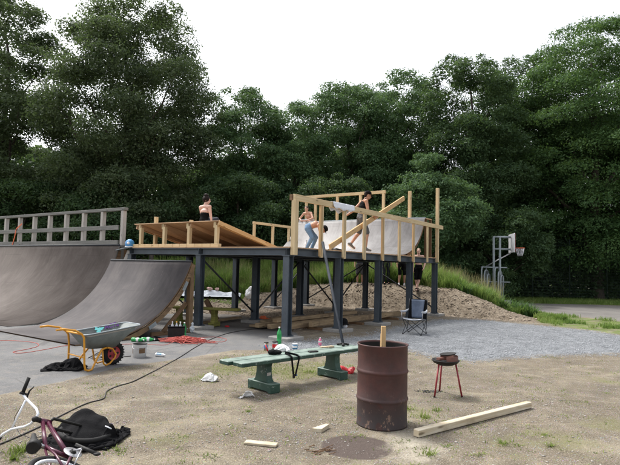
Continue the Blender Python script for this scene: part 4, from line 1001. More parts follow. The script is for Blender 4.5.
# ================================================================== WHEELBARROW
W_ = at(112.5, 364.5); phi = R(50); fw = Vector((math.cos(phi), math.sin(phi), 0)); O_ = Vector((W_.x, W_.y, 0))-fw*.62
wb = thing('wheelbarrow', 'galvanised wheelbarrow with yellow tube frame and red rimmed wheel', 'wheelbarrow', rz=phi, loc=O_)
def loop(x0, x1, w0, w1, z0, z1, n=10, rr=.10):
    """rounded quad loop: rear edge x0 width w0, front edge x1 width w1"""
    pts = []
    cs = [(x0, -w0/2, z0), (x1, -w1/2, z1), (x1, w1/2, z1), (x0, w0/2, z0)]
    for i in range(4):
        p = Vector(cs[i]); a = Vector(cs[i-1]); b = Vector(cs[(i+1) % 4]); u = (a-p).normalized()*rr; v = (b-p).normalized()*rr
        for k in range(n):
            t_ = k/(n-1); pts.append((p+u)*(1-t_)**2+p*2*t_*(1-t_)+(p+v)*t_**2)
    return pts
rings = [loop(.12, .60, .30, .30, .33, .31, rr=.09), loop(.06, .72, .42, .40, .42, .44, rr=.10), loop(-.05, .99, .60, .54, .575, .675, rr=.12)]
def shell(mb, rings, close=True, flip=False):
    n = len(rings[0]); vs = [p for r_ in rings for p in r_]
    fs = [(i*n+k, i*n+(k+1) % n, (i+1)*n+(k+1) % n, (i+1)*n+k) for i in range(len(rings)-1) for k in range(n)]
    fs.append(tuple(reversed(range(n)))); mb.add(vs, fs, None, 0, True)
mb = MB(); shell(mb, rings); tr = mb.build('tray', [M['trayzinc']], wb)
k_ = tr.modifiers.new('s', 'SOLIDIFY'); k_.thickness = .004
mb = MB(); shell(mb, [[p+Vector((0, 0, .006)) + (Vector((.36, 0, .4))-p)*.035 for p in r_] for r_ in rings[:2]]+[[p+(Vector((.4, 0, .6))-p)*.03-Vector((0, 0, .02)) for p in rings[2]]]); mb.build('cement_lining', M['dustgrey'], wb)
mb = MB(); mb.tube(rings[2]+[rings[2][0]], .011, 8, cap=False); mb.build('rim_tube', M['galv'], wb)
mb = MB(); mb.ell((.45, 0, .37), (.26, .13, .055)); mb.build('dried_mortar', M['dustgrey'], wb, noise_=(.05, .05))
for sg in (-1, 1):
    y = .27*sg
    mb = MB(); mb.tube([(-.50, y*1.04, .695), (-.38, y*1.04, .70), (-.2, y*1.02, .665), (-.09, y, .60), (-.045, y*.98, .54), (-.03, y*.96, .40), (-.02, y, .12), (.0, y, .03), (.05, y, .008), (.11, y, .02), (.19, y*.9, .16), (.30, y*.75, .31), (.40, y*.6, .325)], .0165, 10)
    mb.build('frame_tube', M['yellow'], wb)
    mb = MB(); mb.tube([(.42, y*.6, .325), (.52, y*.5, .30), (.62, y*.36, .19), (.60, y*.36, .13), (.50, y*.45, .05), (.42, y*.5, .03), (.37, y*.55, .07), (.33, y*.62, .3)], .0145, 10); mb.build('wheel_bracket', M['yellow'], wb)
mb = MB(); mb.tube([(-.025, -.26, .22), (-.025, .26, .22)], .012, 8); mb.tube([(-.085, -.27, .595), (-.085, .27, .595)], .015, 8); mb.build('cross_tube', M['yellow'], wb)
mb = MB(); prof = []
for k in range(13):
    a = 2*math.pi*k/12; prof.append((.148+.047*math.cos(a), .042*math.sin(a)))
mb.lathe(prof, (.62, 0, .195), 36, axis=(0, 1, 0))
for k in range(24):
    a = 2*math.pi*k/24; c = Vector((.62+.19*math.cos(a), 0, .195+.19*math.sin(a))); mb.bar(c+Vector((0, -.04, 0)), c+Vector((0, .04, 0)), .014, .016, up=(math.cos(a), 0, math.sin(a)))
wh = mb.build('tyre', M['rubber'], wb)
mb = MB(); mb.lathe([(.115, -.03), (.10, -.02), (.06, -.012), (.03, -.045), (.012, -.05), (.012, .05), (.03, .045), (.06, .012), (.10, .02), (.115, .03)], (.62, 0, .195), 30, axis=(0, 1, 0)); mb.build('rim', M['rimred'], wb)
mb = MB(); mb.tube([(.62, -.11, .195), (.62, .11, .195)], .010, 8); mb.build('axle', M['silver'], wb)
for k in range(5):
    a = 2*math.pi*k/5; mb = MB(); c = Vector((.62+.075*math.cos(a), -.021, .195+.075*math.sin(a))); mb.lathe([(0, .0), (.019, 0), (.019, .004), (0, .004)], c, 10, axis=(0, -1, 0)); mb.build('rim_hole', M['charcoal'], wb)
# spray paint on the far inner wall of the tray
def decal_text(txt, size, M4, mat_, parent, name):
    cu = bpy.data.curves.new(name, 'FONT'); cu.body = txt; cu.size = size; cu.extrude = .0015; cu.shear = .3; cu.offset = .003
    o = bpy.data.objects.new(name, cu); col.objects.link(o); o.parent = parent
    dg = bpy.context.evaluated_depsgraph_get(); me = bpy.data.meshes.new_from_object(o.evaluated_get(dg)); bpy.data.objects.remove(o)
    o = bpy.data.objects.new(name, me); col.objects.link(o); o.parent = parent; me.materials.clear(); me.materials.append(mat_); o.matrix_local = M4; return o
# the far wall (y>0) leans outward; place flat lettering 8 mm inside it
pA = Vector((.50, .225, .485)); 
xa = Vector((.93, .03, .16)).normalized(); upv = Vector((.0, .115, .165)).normalized(); na = xa.cross(upv).normalized(); upv = na.cross(xa).normalized()
m4 = Matrix.Identity(4)
for i in range(3): m4[i][0] = xa[i]; m4[i][1] = upv[i]; m4[i][2] = na[i]
m4.translation = Vector((.58, .240, .578))
decal_text('ACTa', .115, m4, M['paintpurple'], wb, 'spray_lettering')
mb = MB(); c = Vector((.47, .232, .585)); ring_ = []
for k in range(40):
    a = 2*math.pi*k/40; rq = .05*(1+.35*math.sin(a*3+1)+.22*math.sin(a*7)+.15*random.random()); ring_.append(c+xa*rq*1.25*math.cos(a)+upv*rq*.85*math.sin(a))
mb.add([c+na*.001]+ring_, [(0, k+1, (k+1) % 40+1) for k in range(40)])
mb.build('spray_patch', M['paintteal'], wb)

# black clothes under the barrow
p = at(66, 369, 0)
cloth_thing('clothes_heap', cloth_sim(1.25, .75, 64, .50, [((.12, .03, .03), (.12, .09, .14)), ((.0, .05, .02), (.08, .06, .12)), ((-.15, .0, .02), (.13, .07, .08))], 5, steps=70, z0=.16, rough_=.11), M['black'], 'heap of black clothes lying under the wheelbarrow legs', 'clothes', p, .012, .15, (.016, .09))
# bucket
p = at(139.5, 357, 0); bk = thing('paint_bucket', 'small white paint bucket with dark mouth behind the wheelbarrow', 'bucket', loc=p)
r_ = 915/ (357-262.8); r_ = 9.0*523/523
sc_ = p.y/523
mb = MB(); mb.lathe([(0, .0), (6.2*sc_, 0), (6.9*sc_, 12.3*sc_), (7.1*sc_, 12.5*sc_), (6.6*sc_, 12.5*sc_), (5.9*sc_, .02), (0, .02)], seg=32); mb.build('pail', M['white'], bk)
mb = MB(); mb.lathe([(0, 10.8*sc_), (6.6*sc_, 10.8*sc_), (6.9*sc_, 13.3*sc_), (6.5*sc_, 13.3*sc_), (6.3*sc_, 11.2*sc_), (0, 11.2*sc_)], seg=28); mb.build('paint_skin', M['charcoal'], bk)
mb = MB(); mb.lathe([(6.75*sc_, 4.5*sc_), (6.95*sc_, 9.5*sc_)], seg=14, arc=.9, a0=-1.35); mb.lathe([(6.75*sc_, 3.5*sc_), (6.95*sc_, 10*sc_)], seg=6, arc=.35, a0=3.4); mb.build('paper_label', M['brownwood'], bk)
mb = MB(); mb.tube([(7.2*sc_*math.cos(a), 7.2*sc_*math.sin(a)-.0, 11.5*sc_-.06*math.sin(-a if a < 0 else a)) for a in [-math.pi+math.pi*i/10 for i in range(11)]], .0025, 6); mb.build('handle', M['silver'], bk)
# lying spray can
p = at(160, 356.5, 0); t = thing('spray_can', 'white and blue spray can lying on the asphalt right of the bucket', 'can', loc=p+Vector((-.08, 0, .034)), rz=-.25)
mb = MB(); mb.lathe([(0, 0), (.033, 0), (.034, .01), (.034, .15), (.022, .17)], (0, 0, 0), 20, axis=(1, 0, 0)); mb.build('body', M['white'], t)
mb = MB(); mb.lathe([(.0345, .03), (.0345, .13)], (0, 0, 0), 20, axis=(1, 0, 0), arc=3.2, a0=1.2); mb.build('paper_label', M['blue'], t)
mb = MB(); mb.lathe([(.02, .168), (.02, .2), (0, .2)], (0, 0, 0), 14, axis=(1, 0, 0)); mb.build('cap', M['white'], t)
# green bottles
pg = at(138, 344, 0); bottle('empty green bottle lying at the foot of the small ramp, left one', M['green'], M['white'], at(131.5, 341.5), .30, .045, lying=R(80))
bottle('empty green bottle lying at the foot of the small ramp, right one', M['green'], M['white'], at(141, 341.5), .30, .045, lying=R(100))
bottle('green bottle standing between cooler box and platform column', M['green'], M['white'], at(184, 337.5), .36, .048, liquid=M['green'])
bottle('green bottle standing on the asphalt beside the front corner column', M['green'], M['white'], at(279, 345)+Vector((0, 0, 0)), .40, .052, liquid=M['green'])
# cooler box and junk beside ramp
p = at(174, 339.5, 0); cb = thing('cooler_box', 'black open crate of bottles beside the small quarter pipe', 'crate', loc=p+Vector((0, .18, 0)), rz=.25)
mb = MB(); w, d, h = .36, .30, .30
for (c, s_) in (((0, 0, .01), (w, d, .02)), ((0, -d/2, h/2), (w, .02, h)), ((0, d/2, h/2), (w, .02, h)), ((-w/2, 0, h/2), (.02, d-.022, h)), ((w/2, 0, h/2), (.02, d-.022, h))): mb.box(c, s_)
mb.build('box', M['charcoal'], cb, bevel=.005)
mb = MB()
for c, s_ in (((0, -d/2-.012, h-.02), (w+.03, .02, .035)), ((0, d/2+.012, h-.02), (w+.03, .02, .035)), ((-w/2-.012, 0, h-.02), (.02, d+.003, .035)), ((w/2+.012, 0, h-.02), (.02, d+.003, .035))): mb.box(c, s_)
mb.build('rim', M['black'], cb)
for (dx, dy, mm, lb) in ((-.10, .02, M['silver'], 'clear bottle neck sticking out of the black crate, leftmost'), (-.01, .05, M['yellow'], 'bottle with yellow label sticking out of the black crate'), (.09, 0, M['white'], 'white bottle sticking out of the black crate on its right')):
    bottle(lb, M['silver'], mm, p+Vector((dx, .18+dy, .03)), .36, .042, liquid=mm)
p = at(158, 340.5, 0)
cloth_thing('tarp_heap', cloth_sim(1.3, .72, 56, .55, [((.1, .1, .02), (.3, .15, .16)), ((-.3, .1, .0), (.2, .12, .09))], 8, z0=.25), M['black'], 'black tarpaulin heap under the edge of the small quarter pipe', 'tarpaulin', p+Vector((0, .12, 0)), .01, -.1, (.014, .09))
p = at(190, 332.5, 0); blob('plastic_bag', [((0, 0, .10), (.11, .09, .11)), ((.03, 0, .2), (.06, .05, .07))], M['tarp'], 'grey carrier bag standing between green bottle and column', 'bag', p, .010, (.06, .05))
p = at(196, 339, 0)
cloth_thing('plastic_bag', cloth_sim(.62, .40, 44, .6, [((.02, .05, .0), (.12, .08, .16)), ((-.13, .05, 0), (.08, .06, .1))], 29, z0=.2, rough_=.04, thick=.008), M['white'], 'white plastic sheet bunched behind the tangled red cord', 'bag', p, .003)
# red cord: tangle plus lines
def cord(name, pts, r, mat_, label, cat, group=None, sm=6, z=None):
    P = [p if isinstance(p, Vector) else at(p[0], p[1], r) for p in pts]; out = []
    for i in range(len(P)-1):
        a = P[max(i-1, 0)]; b = P[i]; c = P[i+1]; d = P[min(i+2, len(P)-1)]
        for k in range(sm):
            t = k/sm; out.append(.5*((2*b)+(c-a)*t+(2*a-5*b+4*c-d)*t*t+(3*b-a-3*c+d)*t**3))
    out.append(P[-1])
    for q in out: q.z = max(q.z, G(q.x, q.y)+r*.8)
    mb = MB(); mb.tube(out, r, 6); return solo(name, mb, mat_, label, cat, off=out[0])
tp = []; c0_ = at(186, 342, 0)
for k in range(260):
    an = random.uniform(0, 6.28); q = abs(random.gauss(0, .22)); tp.append(Vector((c0_.x+q*math.cos(an)*1.5-.05, c0_.y+q*math.sin(an)*.8, random.uniform(.01, .13)*max(0, 1-q/.6)+.01)))
cord('red_cord', [(0, 340.5), (20, 341), (36, 343), (38, 346), (28, 349), (13, 352), (22, 353), (45, 349.5), (70, 345), (95, 345), (130, 344), (150, 344.5), (165, 345)]+tp+[(205, 341), (222, 342), (226, 339), (214, 337), (196, 338)], .0055, M['redcord'], 'faded red cord tangled in a heap and trailing across the asphalt', 'cord', sm=4)
cord('power_cable', [(-20, 449), (0, 444), (39, 427), (62, 415), (85, 404), (99, 400), (104.5, 397.5), (107, 391), (118, 386), (131.6, 382), (146, 375), (160, 368), (180, 357), (194, 348), (207, 341), (222, 335), (236, 331.5), (250, 329.5), (268, 328)], .008, M['cable'], 'dark power cable running from the bicycle to the platform', 'cable')
cord('black_hose', [(5, 331), (20, 334), (45, 339), (64, 342.5), (75, 343.5), (85, 342)], .011, M['cable'], 'thin black hose along the foot of the small quarter pipe', 'hose')
cord('cable_coil', [(88, 358), (95, 355), (108, 353.5), (104, 357), (92, 358), (99, 352.5), (110, 356), (98, 360), (90, 357), (97, 355), (106, 358), (115, 358), (125, 356.5), (131, 356)], .007, M['cable'], 'loose dark cable coil on the ground under the wheelbarrow', 'cable')
# small red cap/rag and orange tools at the columns
p = at(227, 327, 0); blob('rag', [((0, 0, .02), (.07, .05, .03))], M['red'], 'small dark red rag on the ground by the mossy bench foot', 'rag', p, .008, (.02, .03))
p = at(263, 319.5, 0); blob('orange_bag', [((0, 0, .05), (.13, .08, .07), .4), ((.2, .02, .02), (.14, .05, .03))], M['orange'], 'orange red bundle on the dirt by the left centre column', 'bundle', p, .01, (.04, .05))
p = at(333, 326, 0)
cp = thing('baseball_cap', 'black and white cap resting on the footing beside the second front column', 'cap', loc=F(SB+.02, -.0, 0)+Vector((-.02, -.42, .10)))
cp.location = F(SB*1.02, .1, 0)+Vector((.22, .12, .22))
mb = MB(); mb.lathe([(.12, -.02), (.125, .03), (.10, .09), (.05, .125), (0, .13)], seg=20); mb.build('crown', M['black'], cp)
mb = MB(); mb.lathe([(.10, -.02), (.19, -.045), (.19, -.035), (.10, -.005)], seg=14, arc=2.0, a0=-2.6); mb.build('peak', M['black'], cp)
p = cp.location.copy()
blob('white_cloth', [((0, 0, .06), (.10, .08, .09)), ((.04, -.03, .12), (.07, .06, .05))], M['whitecloth'], 'white rag under the black cap by the second front column', 'rag', Vector((p.x, p.y, .0)), .010, (.04, .04))

# ================================================================== CAMP CHAIR
def mid(a, b, t=.5): return Vector(a)*(1-t)+Vector(b)*t
pc = at(414.5, 334, 0)
ch = thing('camping_chair', 'folding camp chair with slate blue fabric standing on the gravel', 'chair', loc=pc, rz=R(-28))
fr = [(-.27, -.25), (.27, -.25), (.25, .22), (-.25, .22)]
def st(name, a, b, r=.009, m='brace'): mb = MB(); mb.tube([a, b], r, 8); return mb.build(name, M[m], ch)
sl, sr, bl_, br_ = Vector((-.26, -.24, .43)), Vector((.26, -.24, .43)), Vector((-.25, .2, .40)), Vector((.25, .2, .40))
st('leg', (-.25, -.25, .01), (.26, -.24, .43)); st('leg', (.25, -.25, .01), (-.26, -.24, .43))
st('leg', (-.25, .25, .01), (.25, .2, .40)); st('leg', (.25, .25, .01), (-.25, .2, .40))
st('leg', (-.26, -.25, .02), (-.26, .22, .38)); st('leg', (.26, -.25, .02), (.26, .22, .38)); st('leg', (-.265, .25, .02), (-.265, -.23, .42)); st('leg', (.265, .25, .02), (.265, -.23, .42))
for x in (-1, 1):
    st('back_pole', (x*.26, .21, .12), (x*.25, .34, .93), .011); st('arm_post', (x*.285, -.24, .40), (x*.29, -.25, .63), .011, 'silver')
    mb = MB(); mb.tube([(x*.29, -.30, .625), (x*.295, -.1, .60), (x*.285, .12, .60), (x*.26, .27, .64)], [.022, .030, .028, .02], 10); a_ = mb.build('armrest', M['chairgrey'], ch)
    for y in (-.25, .25): mb = MB(); mb.lathe([(0, 0), (.022, 0), (.018, .03), (0, .03)], (x*.25, y, 0), 10); mb.build('foot', M['charcoal'], ch)
def sheet(mb, A, B, C, D, sag, n=10, dirn=(0, 0, -1)):
    vs = []; dv = Vector(dirn)
    for i in range(n+1):
        for j in range(n+1):
            u, v = i/n, j/n; p = (Vector(A)*(1-u)+Vector(B)*u)*(1-v)+(Vector(D)*(1-u)+Vector(C)*u)*v
            vs.append(p+dv*sag*math.sin(math.pi*u)*(.6+.4*math.sin(math.pi*v)))
    fs = [(i*(n+1)+j, (i+1)*(n+1)+j, (i+1)*(n+1)+j+1, i*(n+1)+j+1) for i in range(n) for j in range(n)]
    mb.add(vs, fs, None, 0, True); return mb
def fab(name, A, B, C, D, sag, dirn, m, off_=0):
    mb = sheet(MB(), A, B, C, D, sag, 10, dirn); o = mb.build(name, M[m], ch); k = o.modifiers.new('s', 'SOLIDIFY'); k.thickness = .008; return o
fab('seat', sl, sr, br_, bl_, .05, (0, 0, -1), 'chairblue')
fab('backrest', (-.255, .22, .40), (.255, .22, .40), (.25, .34, .93), (-.25, .34, .93), .05, (0, 1, 0), 'black')
fab('back_panel', (-.15, .215, .42), (.15, .215, .42), (.19, .322, .915), (-.19, .322, .915), .05, (0, 1, 0), 'chairblue')
fab('seat_front', (-.26, -.245, .43), (.26, -.245, .43), (.26, -.19, .44), (-.26, -.19, .44), .05, (0, 0, -1), 'chairgrey')

# ================================================================== BMX
bike = thing('bmx_bicycle', 'purple bicycle with white handlebars lying on its side in the left foreground', 'bicycle', loc=at(60, 450, 0))
bo = bike.location.copy()
def L_(v): return Vector(v)-bo
H1 = L_(at(42.5, 421, .31)); H2 = H1+Vector((.03, -.055, -.06)); STC = L_(at(45.5, 447, .22)); BB = L_(at(70, 458, .13)); RW = L_(at(61, 476, .12)); FWc = L_(at(86, 431.5, .10))
n_b = (H1-BB).cross(STC-BB).normalized()
if n_b.z < 0: n_b = -n_b
Hc2 = H1+(BB-H1).normalized()*.07+Vector((.02, 0, -.02))
for a, b, r_ in ((H1, STC, .017), (H1+(FWc-H1).normalized()*.05, BB, .020), (STC, BB, .017)):
    mb = MB(); mb.tube([a, b], r_, 12); mb.build('frame_tube', M['purple'], bike)
mb = MB(); mb.tube([H1-(FWc-H1).normalized()*.03, H1+(FWc-H1).normalized()*.085], .024, 14); mb.build('head_tube', M['purple'], bike)
for sg in (-1, 1):
    o_ = n_b*sg*.055
    mb = MB(); mb.tube([STC+n_b*sg*.012, STC*.5+RW*.5+o_*.9, RW+o_], .010, 8); mb.build('seat_stay', M['purple'], bike)
    mb = MB(); mb.tube([BB+n_b*sg*.02, BB*.6+RW*.4+o_, RW+o_], .011, 8); mb.build('chain_stay', M['purple'], bike)
nf = Vector((.10, -.05, 1)).normalized()
for sg in (-1, 1):
    dd = (FWc-H1).normalized(); sd_ = nf*sg*.045
    mb = MB(); mb.tube([H1+dd*.08, H1+dd*.11+sd_, FWc+sd_], [.016, .014, .011], 8); mb.build('fork_leg', M['charcoal'], bike)
def wheel(cn, nn, tag_):
    prof = [(.232+.024*math.cos(2*math.pi*k/12), .024*math.sin(2*math.pi*k/12)) for k in range(13)]
    mb = MB(); mb.lathe(prof, cn, 56, axis=nn); w = mb.build('tyre', M['rubber'], bike)
    mb = MB(); mb.lathe([(.212, -.014), (.198, -.012), (.195, 0), (.198, .012), (.212, .014), (.212, -.014)], cn, 56, axis=nn); mb.build('rim', M['whitepaint' if tag_ == 0 else 'charcoal'], w, off=(0, 0, 0))
    mb = MB(); mb.tube([cn-nn*.055, cn+nn*.055], .018, 10); mb.build('hub', M['silver'], w, off=(0, 0, 0))
    q = Vector((0, 0, 1)).rotation_difference(nn); mb = MB()
    for k in range(36):
        a = 2*math.pi*k/36; a2 = a+(.5 if k % 2 else -.5); sg = 1 if k % 4 < 2 else -1
        mb.tube([cn+q @ Vector((.018*math.cos(a2), .018*math.sin(a2), .025*sg)), cn+q @ Vector((.2*math.cos(a), .2*math.sin(a), 0))], .0011, 4)
    mb.build('spokes', M['silver'], w, off=(0, 0, 0))
wheel(RW, n_b, 0); wheel(FWc, nf, 1)
def pY(px, py, Y): return L_(aty(px, py, Y))
cl_ = pY(35, 419, 4.74); up1 = [cl_, pY(38.2, 414, 4.76), pY(36.5, 409, 4.8), pY(27, 399.5, 4.92), pY(22.5, 394, 4.95)]
lo1 = [cl_, pY(31, 423.5, 4.78), pY(25, 426.5, 4.84), pY(12, 429, 4.9), pY(3, 434, 4.92), pY(-3, 441, 4.9)]
mb = MB(); mb.tube(list(reversed(up1))+lo1[1:], .0115, 10); mb.tube([pY(25.5, 400.5, 4.91), pY(12, 428, 4.9)], .0095, 10); mb.build('handlebar', M['whitepaint'], bike)
mb = MB(); mb.tube([pY(22.5, 393.5, 4.95), pY(29, 377.5, 5.0)], .0165, 12); mb.tube([pY(22.2, 394.3, 4.95), pY(23.1, 392.3, 4.955)], .028, 12); mb.build('grip', M['rubber'], bike)
mb = MB(); mb.tube([pY(1, 436, 4.92), pY(-6, 446, 4.88)], .017, 12); mb.build('grip', M['rubber'], bike)
mb = MB(); mb.tube([pY(22.5, 393.5, 4.95), pY(27.5, 394.5, 4.95)], .010, 8); mb.tube([pY(26.5, 398, 4.95), pY(29.5, 391, 4.97), pY(34, 386.5, 5.0)], [.009, .008, .005], 8); mb.build('brake_lever', M['charcoal'], bike)
mb = MB(); mb.tube([pY(22, 405, 4.93), pY(14.5, 417, 4.97), pY(14, 424, 5.0), pY(20, 434, 4.9), pY(30, 438, 4.8), pY(42, 437, 4.7)], .003, 6); mb.build('brake_cable', M['cable'], bike)
mb = MB(); mb.ell(cl_, (.028, .028, .026)); mb.tube([cl_, H1-(FWc-H1).normalized()*.03], .022, 10); mb.build('stem', M['charcoal'], bike)
sdv = (STC-BB).normalized(); sp = STC+sdv*.09
mb = MB(); mb.tube([STC, sp], .013, 8); mb.build('seat_post', M['silver'], bike)
fwd_b = (H1-STC).normalized(); 
mb = MB(); q = Matrix((fwd_b, n_b, sdv)).transposed()
mb.tube([sp+fwd_b*.12+sdv*.01, sp+fwd_b*.02+sdv*.012, sp-fwd_b*.07+sdv*.016, sp-fwd_b*.12+sdv*.03], [.018, .03, .058, .05], 12); mb.build('saddle', M['charcoal'], bike)
mb = MB(); mb.lathe([(.03, -.003), (.075, -.003), (.078, 0), (.075, .003), (.03, .003)], BB+n_b*.05, 28, axis=n_b); mb.build('chainring', M['silver'], bike)
ca = L_(at(76, 444.5, .24)); cb_ = L_(at(97, 454, .20)); cc = BB+n_b*.065
mb = MB(); mb.tube([cc, L_(at(82, 449, .22))], .011, 8); mb.tube([L_(at(82, 449, .22)), L_(at(73, 467, .13))], .006, 8); mb.build('crank_arm', M['silver'], bike)
mb = MB(); mb.tube([ca, cb_], [.013, .016], 8); mb.ell(cb_, (.03, .022, .014)); mb.build('pedal', M['charcoal'], bike)
mb = MB(); mb.tube([BB-n_b*.05, BB+n_b*.07], .022, 12); mb.build('bottom_bracket', M['charcoal'], bike)
# black jacket on the front wheel
p = at(84, 432, 0)
fw_ = FWc+bo
cloth_thing('jacket', cloth_sim(1.45, 1.15, 78, .55, [((0, -.07, .0), (.285, .275, .150)), ((-.06, .06, .10), (.15, .10, .17)), ((.10, .02, .10), (.10, .10, .11)), ((-.16, -.03, .08), (.10, .08, .12)), ((.02, -.08, .10), (.15, .05, .11)), ((.20, -.05, .06), (.08, .09, .11))], 3, steps=80, z0=.30, rough_=.12), M['black'], 'black jacket dumped over the front wheel of the bicycle', 'jacket', Vector((fw_.x-.02, fw_.y+.085, 0)), .012, 0, (.014, .09))
p = at(108, 434, .1); p.z = 0; mb = MB(); mb.tube([Vector((-.04, .03, .165)), Vector((.03, .0, .15))], .006, 8)
solo('bottle_strap', mb, M['whitecloth'], 'small pale strap end poking out of the black jacket', 'strap', loc=p)

# ================================================================== DECK CLUTTER
bottle('white bottle standing on the deck behind the end of the wedge ramp', M['white'], M['silver'], F(3.2, 1.75, DK+.03), .36, .05)
mb = MB(); mb.box((0, 0, .035), (.42, .18, .06), .3); mb.tube([(-.2, -.05, .06), (0, .1, .10), (.24, .02, .05)], .012, 8); solo('cordless_tool', mb, M['charcoal'], 'black tool lying on the deck in front of the bending man', 'tool', loc=F(3.0, .55, DK+.03), rz=.3)

# ================================================================== TARPS
def bar_blob(name, P0, P1, r, label, cat, n=7, mat_='tarp'):
    P0 = Vector(P0); P1 = Vector(P1); el = []
    for k in range(n):
        q = P0.lerp(P1, k/(n-1)); z = G(q.x, q.y); el.append(((q.x-P0.x, q.y-P0.y, z+r*.35-G(P0.x, P0.y)), ((P1-P0).length/n*1.3, .34+.12*random.random(), r*random.uniform(.8, 1.1))))
    return blob(name, el, M[mat_], label, cat, Vector((P0.x, P0.y, G(P0.x, P0.y))), .03, (.10, .35))
tp0 = Vector((-4.75, 22.4, G(-4.75, 22.4)+.10))
cloth_thing('tarpaulin', cloth_sim(4.3, 1.3, 84, .84, [((-1.5, 0, -.1), (.7, .28, .38)), ((-.5, .05, -.1), (.8, .25, .33)), ((.6, -.02, -.1), (.75, .26, .36)), ((1.5, .05, -.1), (.5, .24, .30))], 31, steps=120, z0=.45, rough_=.06), M['tarp'], 'long pale tarpaulin bundle lying on the grass behind the platform', 'tarpaulin', tp0, .01, .12)
blob('plastic_sack', [((0, 0, .2), (.22, .2, .26)), ((.05, -.05, .4), (.14, .14, .14))], M['white'], 'white sack on the grass right of the tarpaulin bundle', 'sack', Vector((-2.5, 22.6, G(-2.5, 22.6))), .02, (.08, .12))
blob('rubbish', [((0, 0, .04), (.12, .08, .06)), ((.3, .1, .03), (.09, .07, .05))], M['pinkshirt'], 'pinkish crumpled rubbish on top of the tarpaulin bundle', 'rubbish', Vector((-4.2, 22.35, G(-4.2, 22.35)+.36)), .015, (.09, .07))

# ================================================================== BASKETBALL HOOP
hb = aty(496, 298, 28.0); hx, hy = hb.x, 28.0; hz = 0
hp = thing('basketball_hoop', 'grey steel basketball hoop with white backboard and tubular base cage', 'basketball hoop', loc=(hx, hy, 0), rz=R(-10))
def hs(name, pts, r=.05, m='galv'): mb = MB(); mb.tube(pts, r, 8); return mb.build(name, M[m], hp)
for x in (0, .32): hs('upright', [(x-.12, 0, 0), (x-.12, 0, 3.62)], .06)
hs('arm', [(-.15, 0, 3.6), (.75, 0, 3.6)], .055); hs('arm', [(-.12, 0, 2.95), (.75, 0, 2.95)], .05); hs('stay', [(.74, 0, 2.75), (-.5, 0, 2.02)], .035, 'silver')
mb = MB(); mb.bar((.80, -.75, 3.27), (.80, .75, 3.27), .05, 1.0); bbd = mb.build('backboard', M['backboard'], hp, bevel=.01)
mb = MB(); 
for a, b in (((.83, -.72, 3.74), (.83, .72, 3.74)), ((.83, -.72, 2.8), (.83, .72, 2.8)), ((.83, -.3, 3.0), (.83, .3, 3.0)), ((.83, -.3, 3.45), (.83, .3, 3.45))): mb.bar(a, b, .006, .05)
for a, b in (((.83, -.72, 2.8), (.83, -.72, 3.74)), ((.83, .72, 2.8), (.83, .72, 3.74)), ((.83, -.3, 3.0), (.83, -.3, 3.45)), ((.83, .3, 3.0), (.83, .3, 3.45))): mb.bar(a, b, .05, .006, up=(1, 0, 0))
mb.build('red_marking', M['red'], bbd, off=(0, 0, 0))
mb = MB(); mb.tube([(1.22+.225*math.cos(a), .225*math.sin(a), 3.03) for a in [2*math.pi*i/24 for i in range(25)]], .02, 6); mb.bar((.82, 0, 3.02), (1.0, 0, 3.02), .12, .03); mb.build('rim', M['orange'], hp)
mb = MB()
for k in range(12):
    for sg in (-1, 1):
        a0 = 2*math.pi*k/12; pts = [(1.22+(.22-.10*i/4)*math.cos(a0+sg*i*.13), (.22-.10*i/4)*math.sin(a0+sg*i*.13), 3.02-.42*i/4) for i in range(5)]; mb.tube(pts, .006, 4)
mb.build('net', M['whitecloth'], hp)
for k, (x, w, hh_) in enumerate(((-.62, .55, 1.98), (-.5, .4, 1.8), (-.38, .28, 1.6), (.05, .55, 1.95), (.2, .4, 1.75), (.3, .28, 1.55))):
    y0 = -.35 if k < 3 else -.35; pts = [(x-w*.0, -w-.1, 0), (x, -w-.1, hh_-.2), (x, -w, hh_-.05), (x, -w+.15, hh_), (x, w-.15, hh_), (x, w, hh_-.05), (x, w+.1, hh_-.2), (x, w+.1, 0)]
    ang_ = 1.15; pts = [((px_*1.0)+(py_)*math.cos(ang_)*.62, py_*math.sin(ang_)*.5, pz_) for (px_, py_, pz_) in pts]
    hs('cage_tube', pts, .04)
hs('cage_rail', [(-.9, -.2, 1.2), (.75, .2, 1.2)], .03); hs('cage_rail', [(-.8, -.2, 1.97), (.6, .2, 1.97)], .035)
mb = MB(); mb.box((-.05, 0, .12), (1.7, 1.1, .22)); mb.build('base', M['concrete'], hp, bevel=.02)

# ================================================================== FENCE
fe = thing('sports_fence', 'tall dark green wire fence in the shade under the trees at right', 'fence', (10.5, 33.4, 0))
for k in range(9):
    x = 9.4+2.45*k; mb = MB(); mb.tube([(x, 33.4+.10*k, 0), (x, 33.4+.10*k, 4.0)], .035, 8); mb.build('post', M['meshgreen'], fe)
for k in range(8):
    x = 9.4+2.45*k; y = 33.4+.10*k; mb = MB()
    for i in range(21): mb.bar((x, y, .1+.19*i), (x+2.45, y+.10, .1+.19*i), .008, .008)
    for i in range(1, 25): mb.bar((x+i*.1, y+.01, .1), (x+i*.1, y+.01, 3.9), .005, .005)
    mb.build('wire_panel', M['meshgreen'], fe)

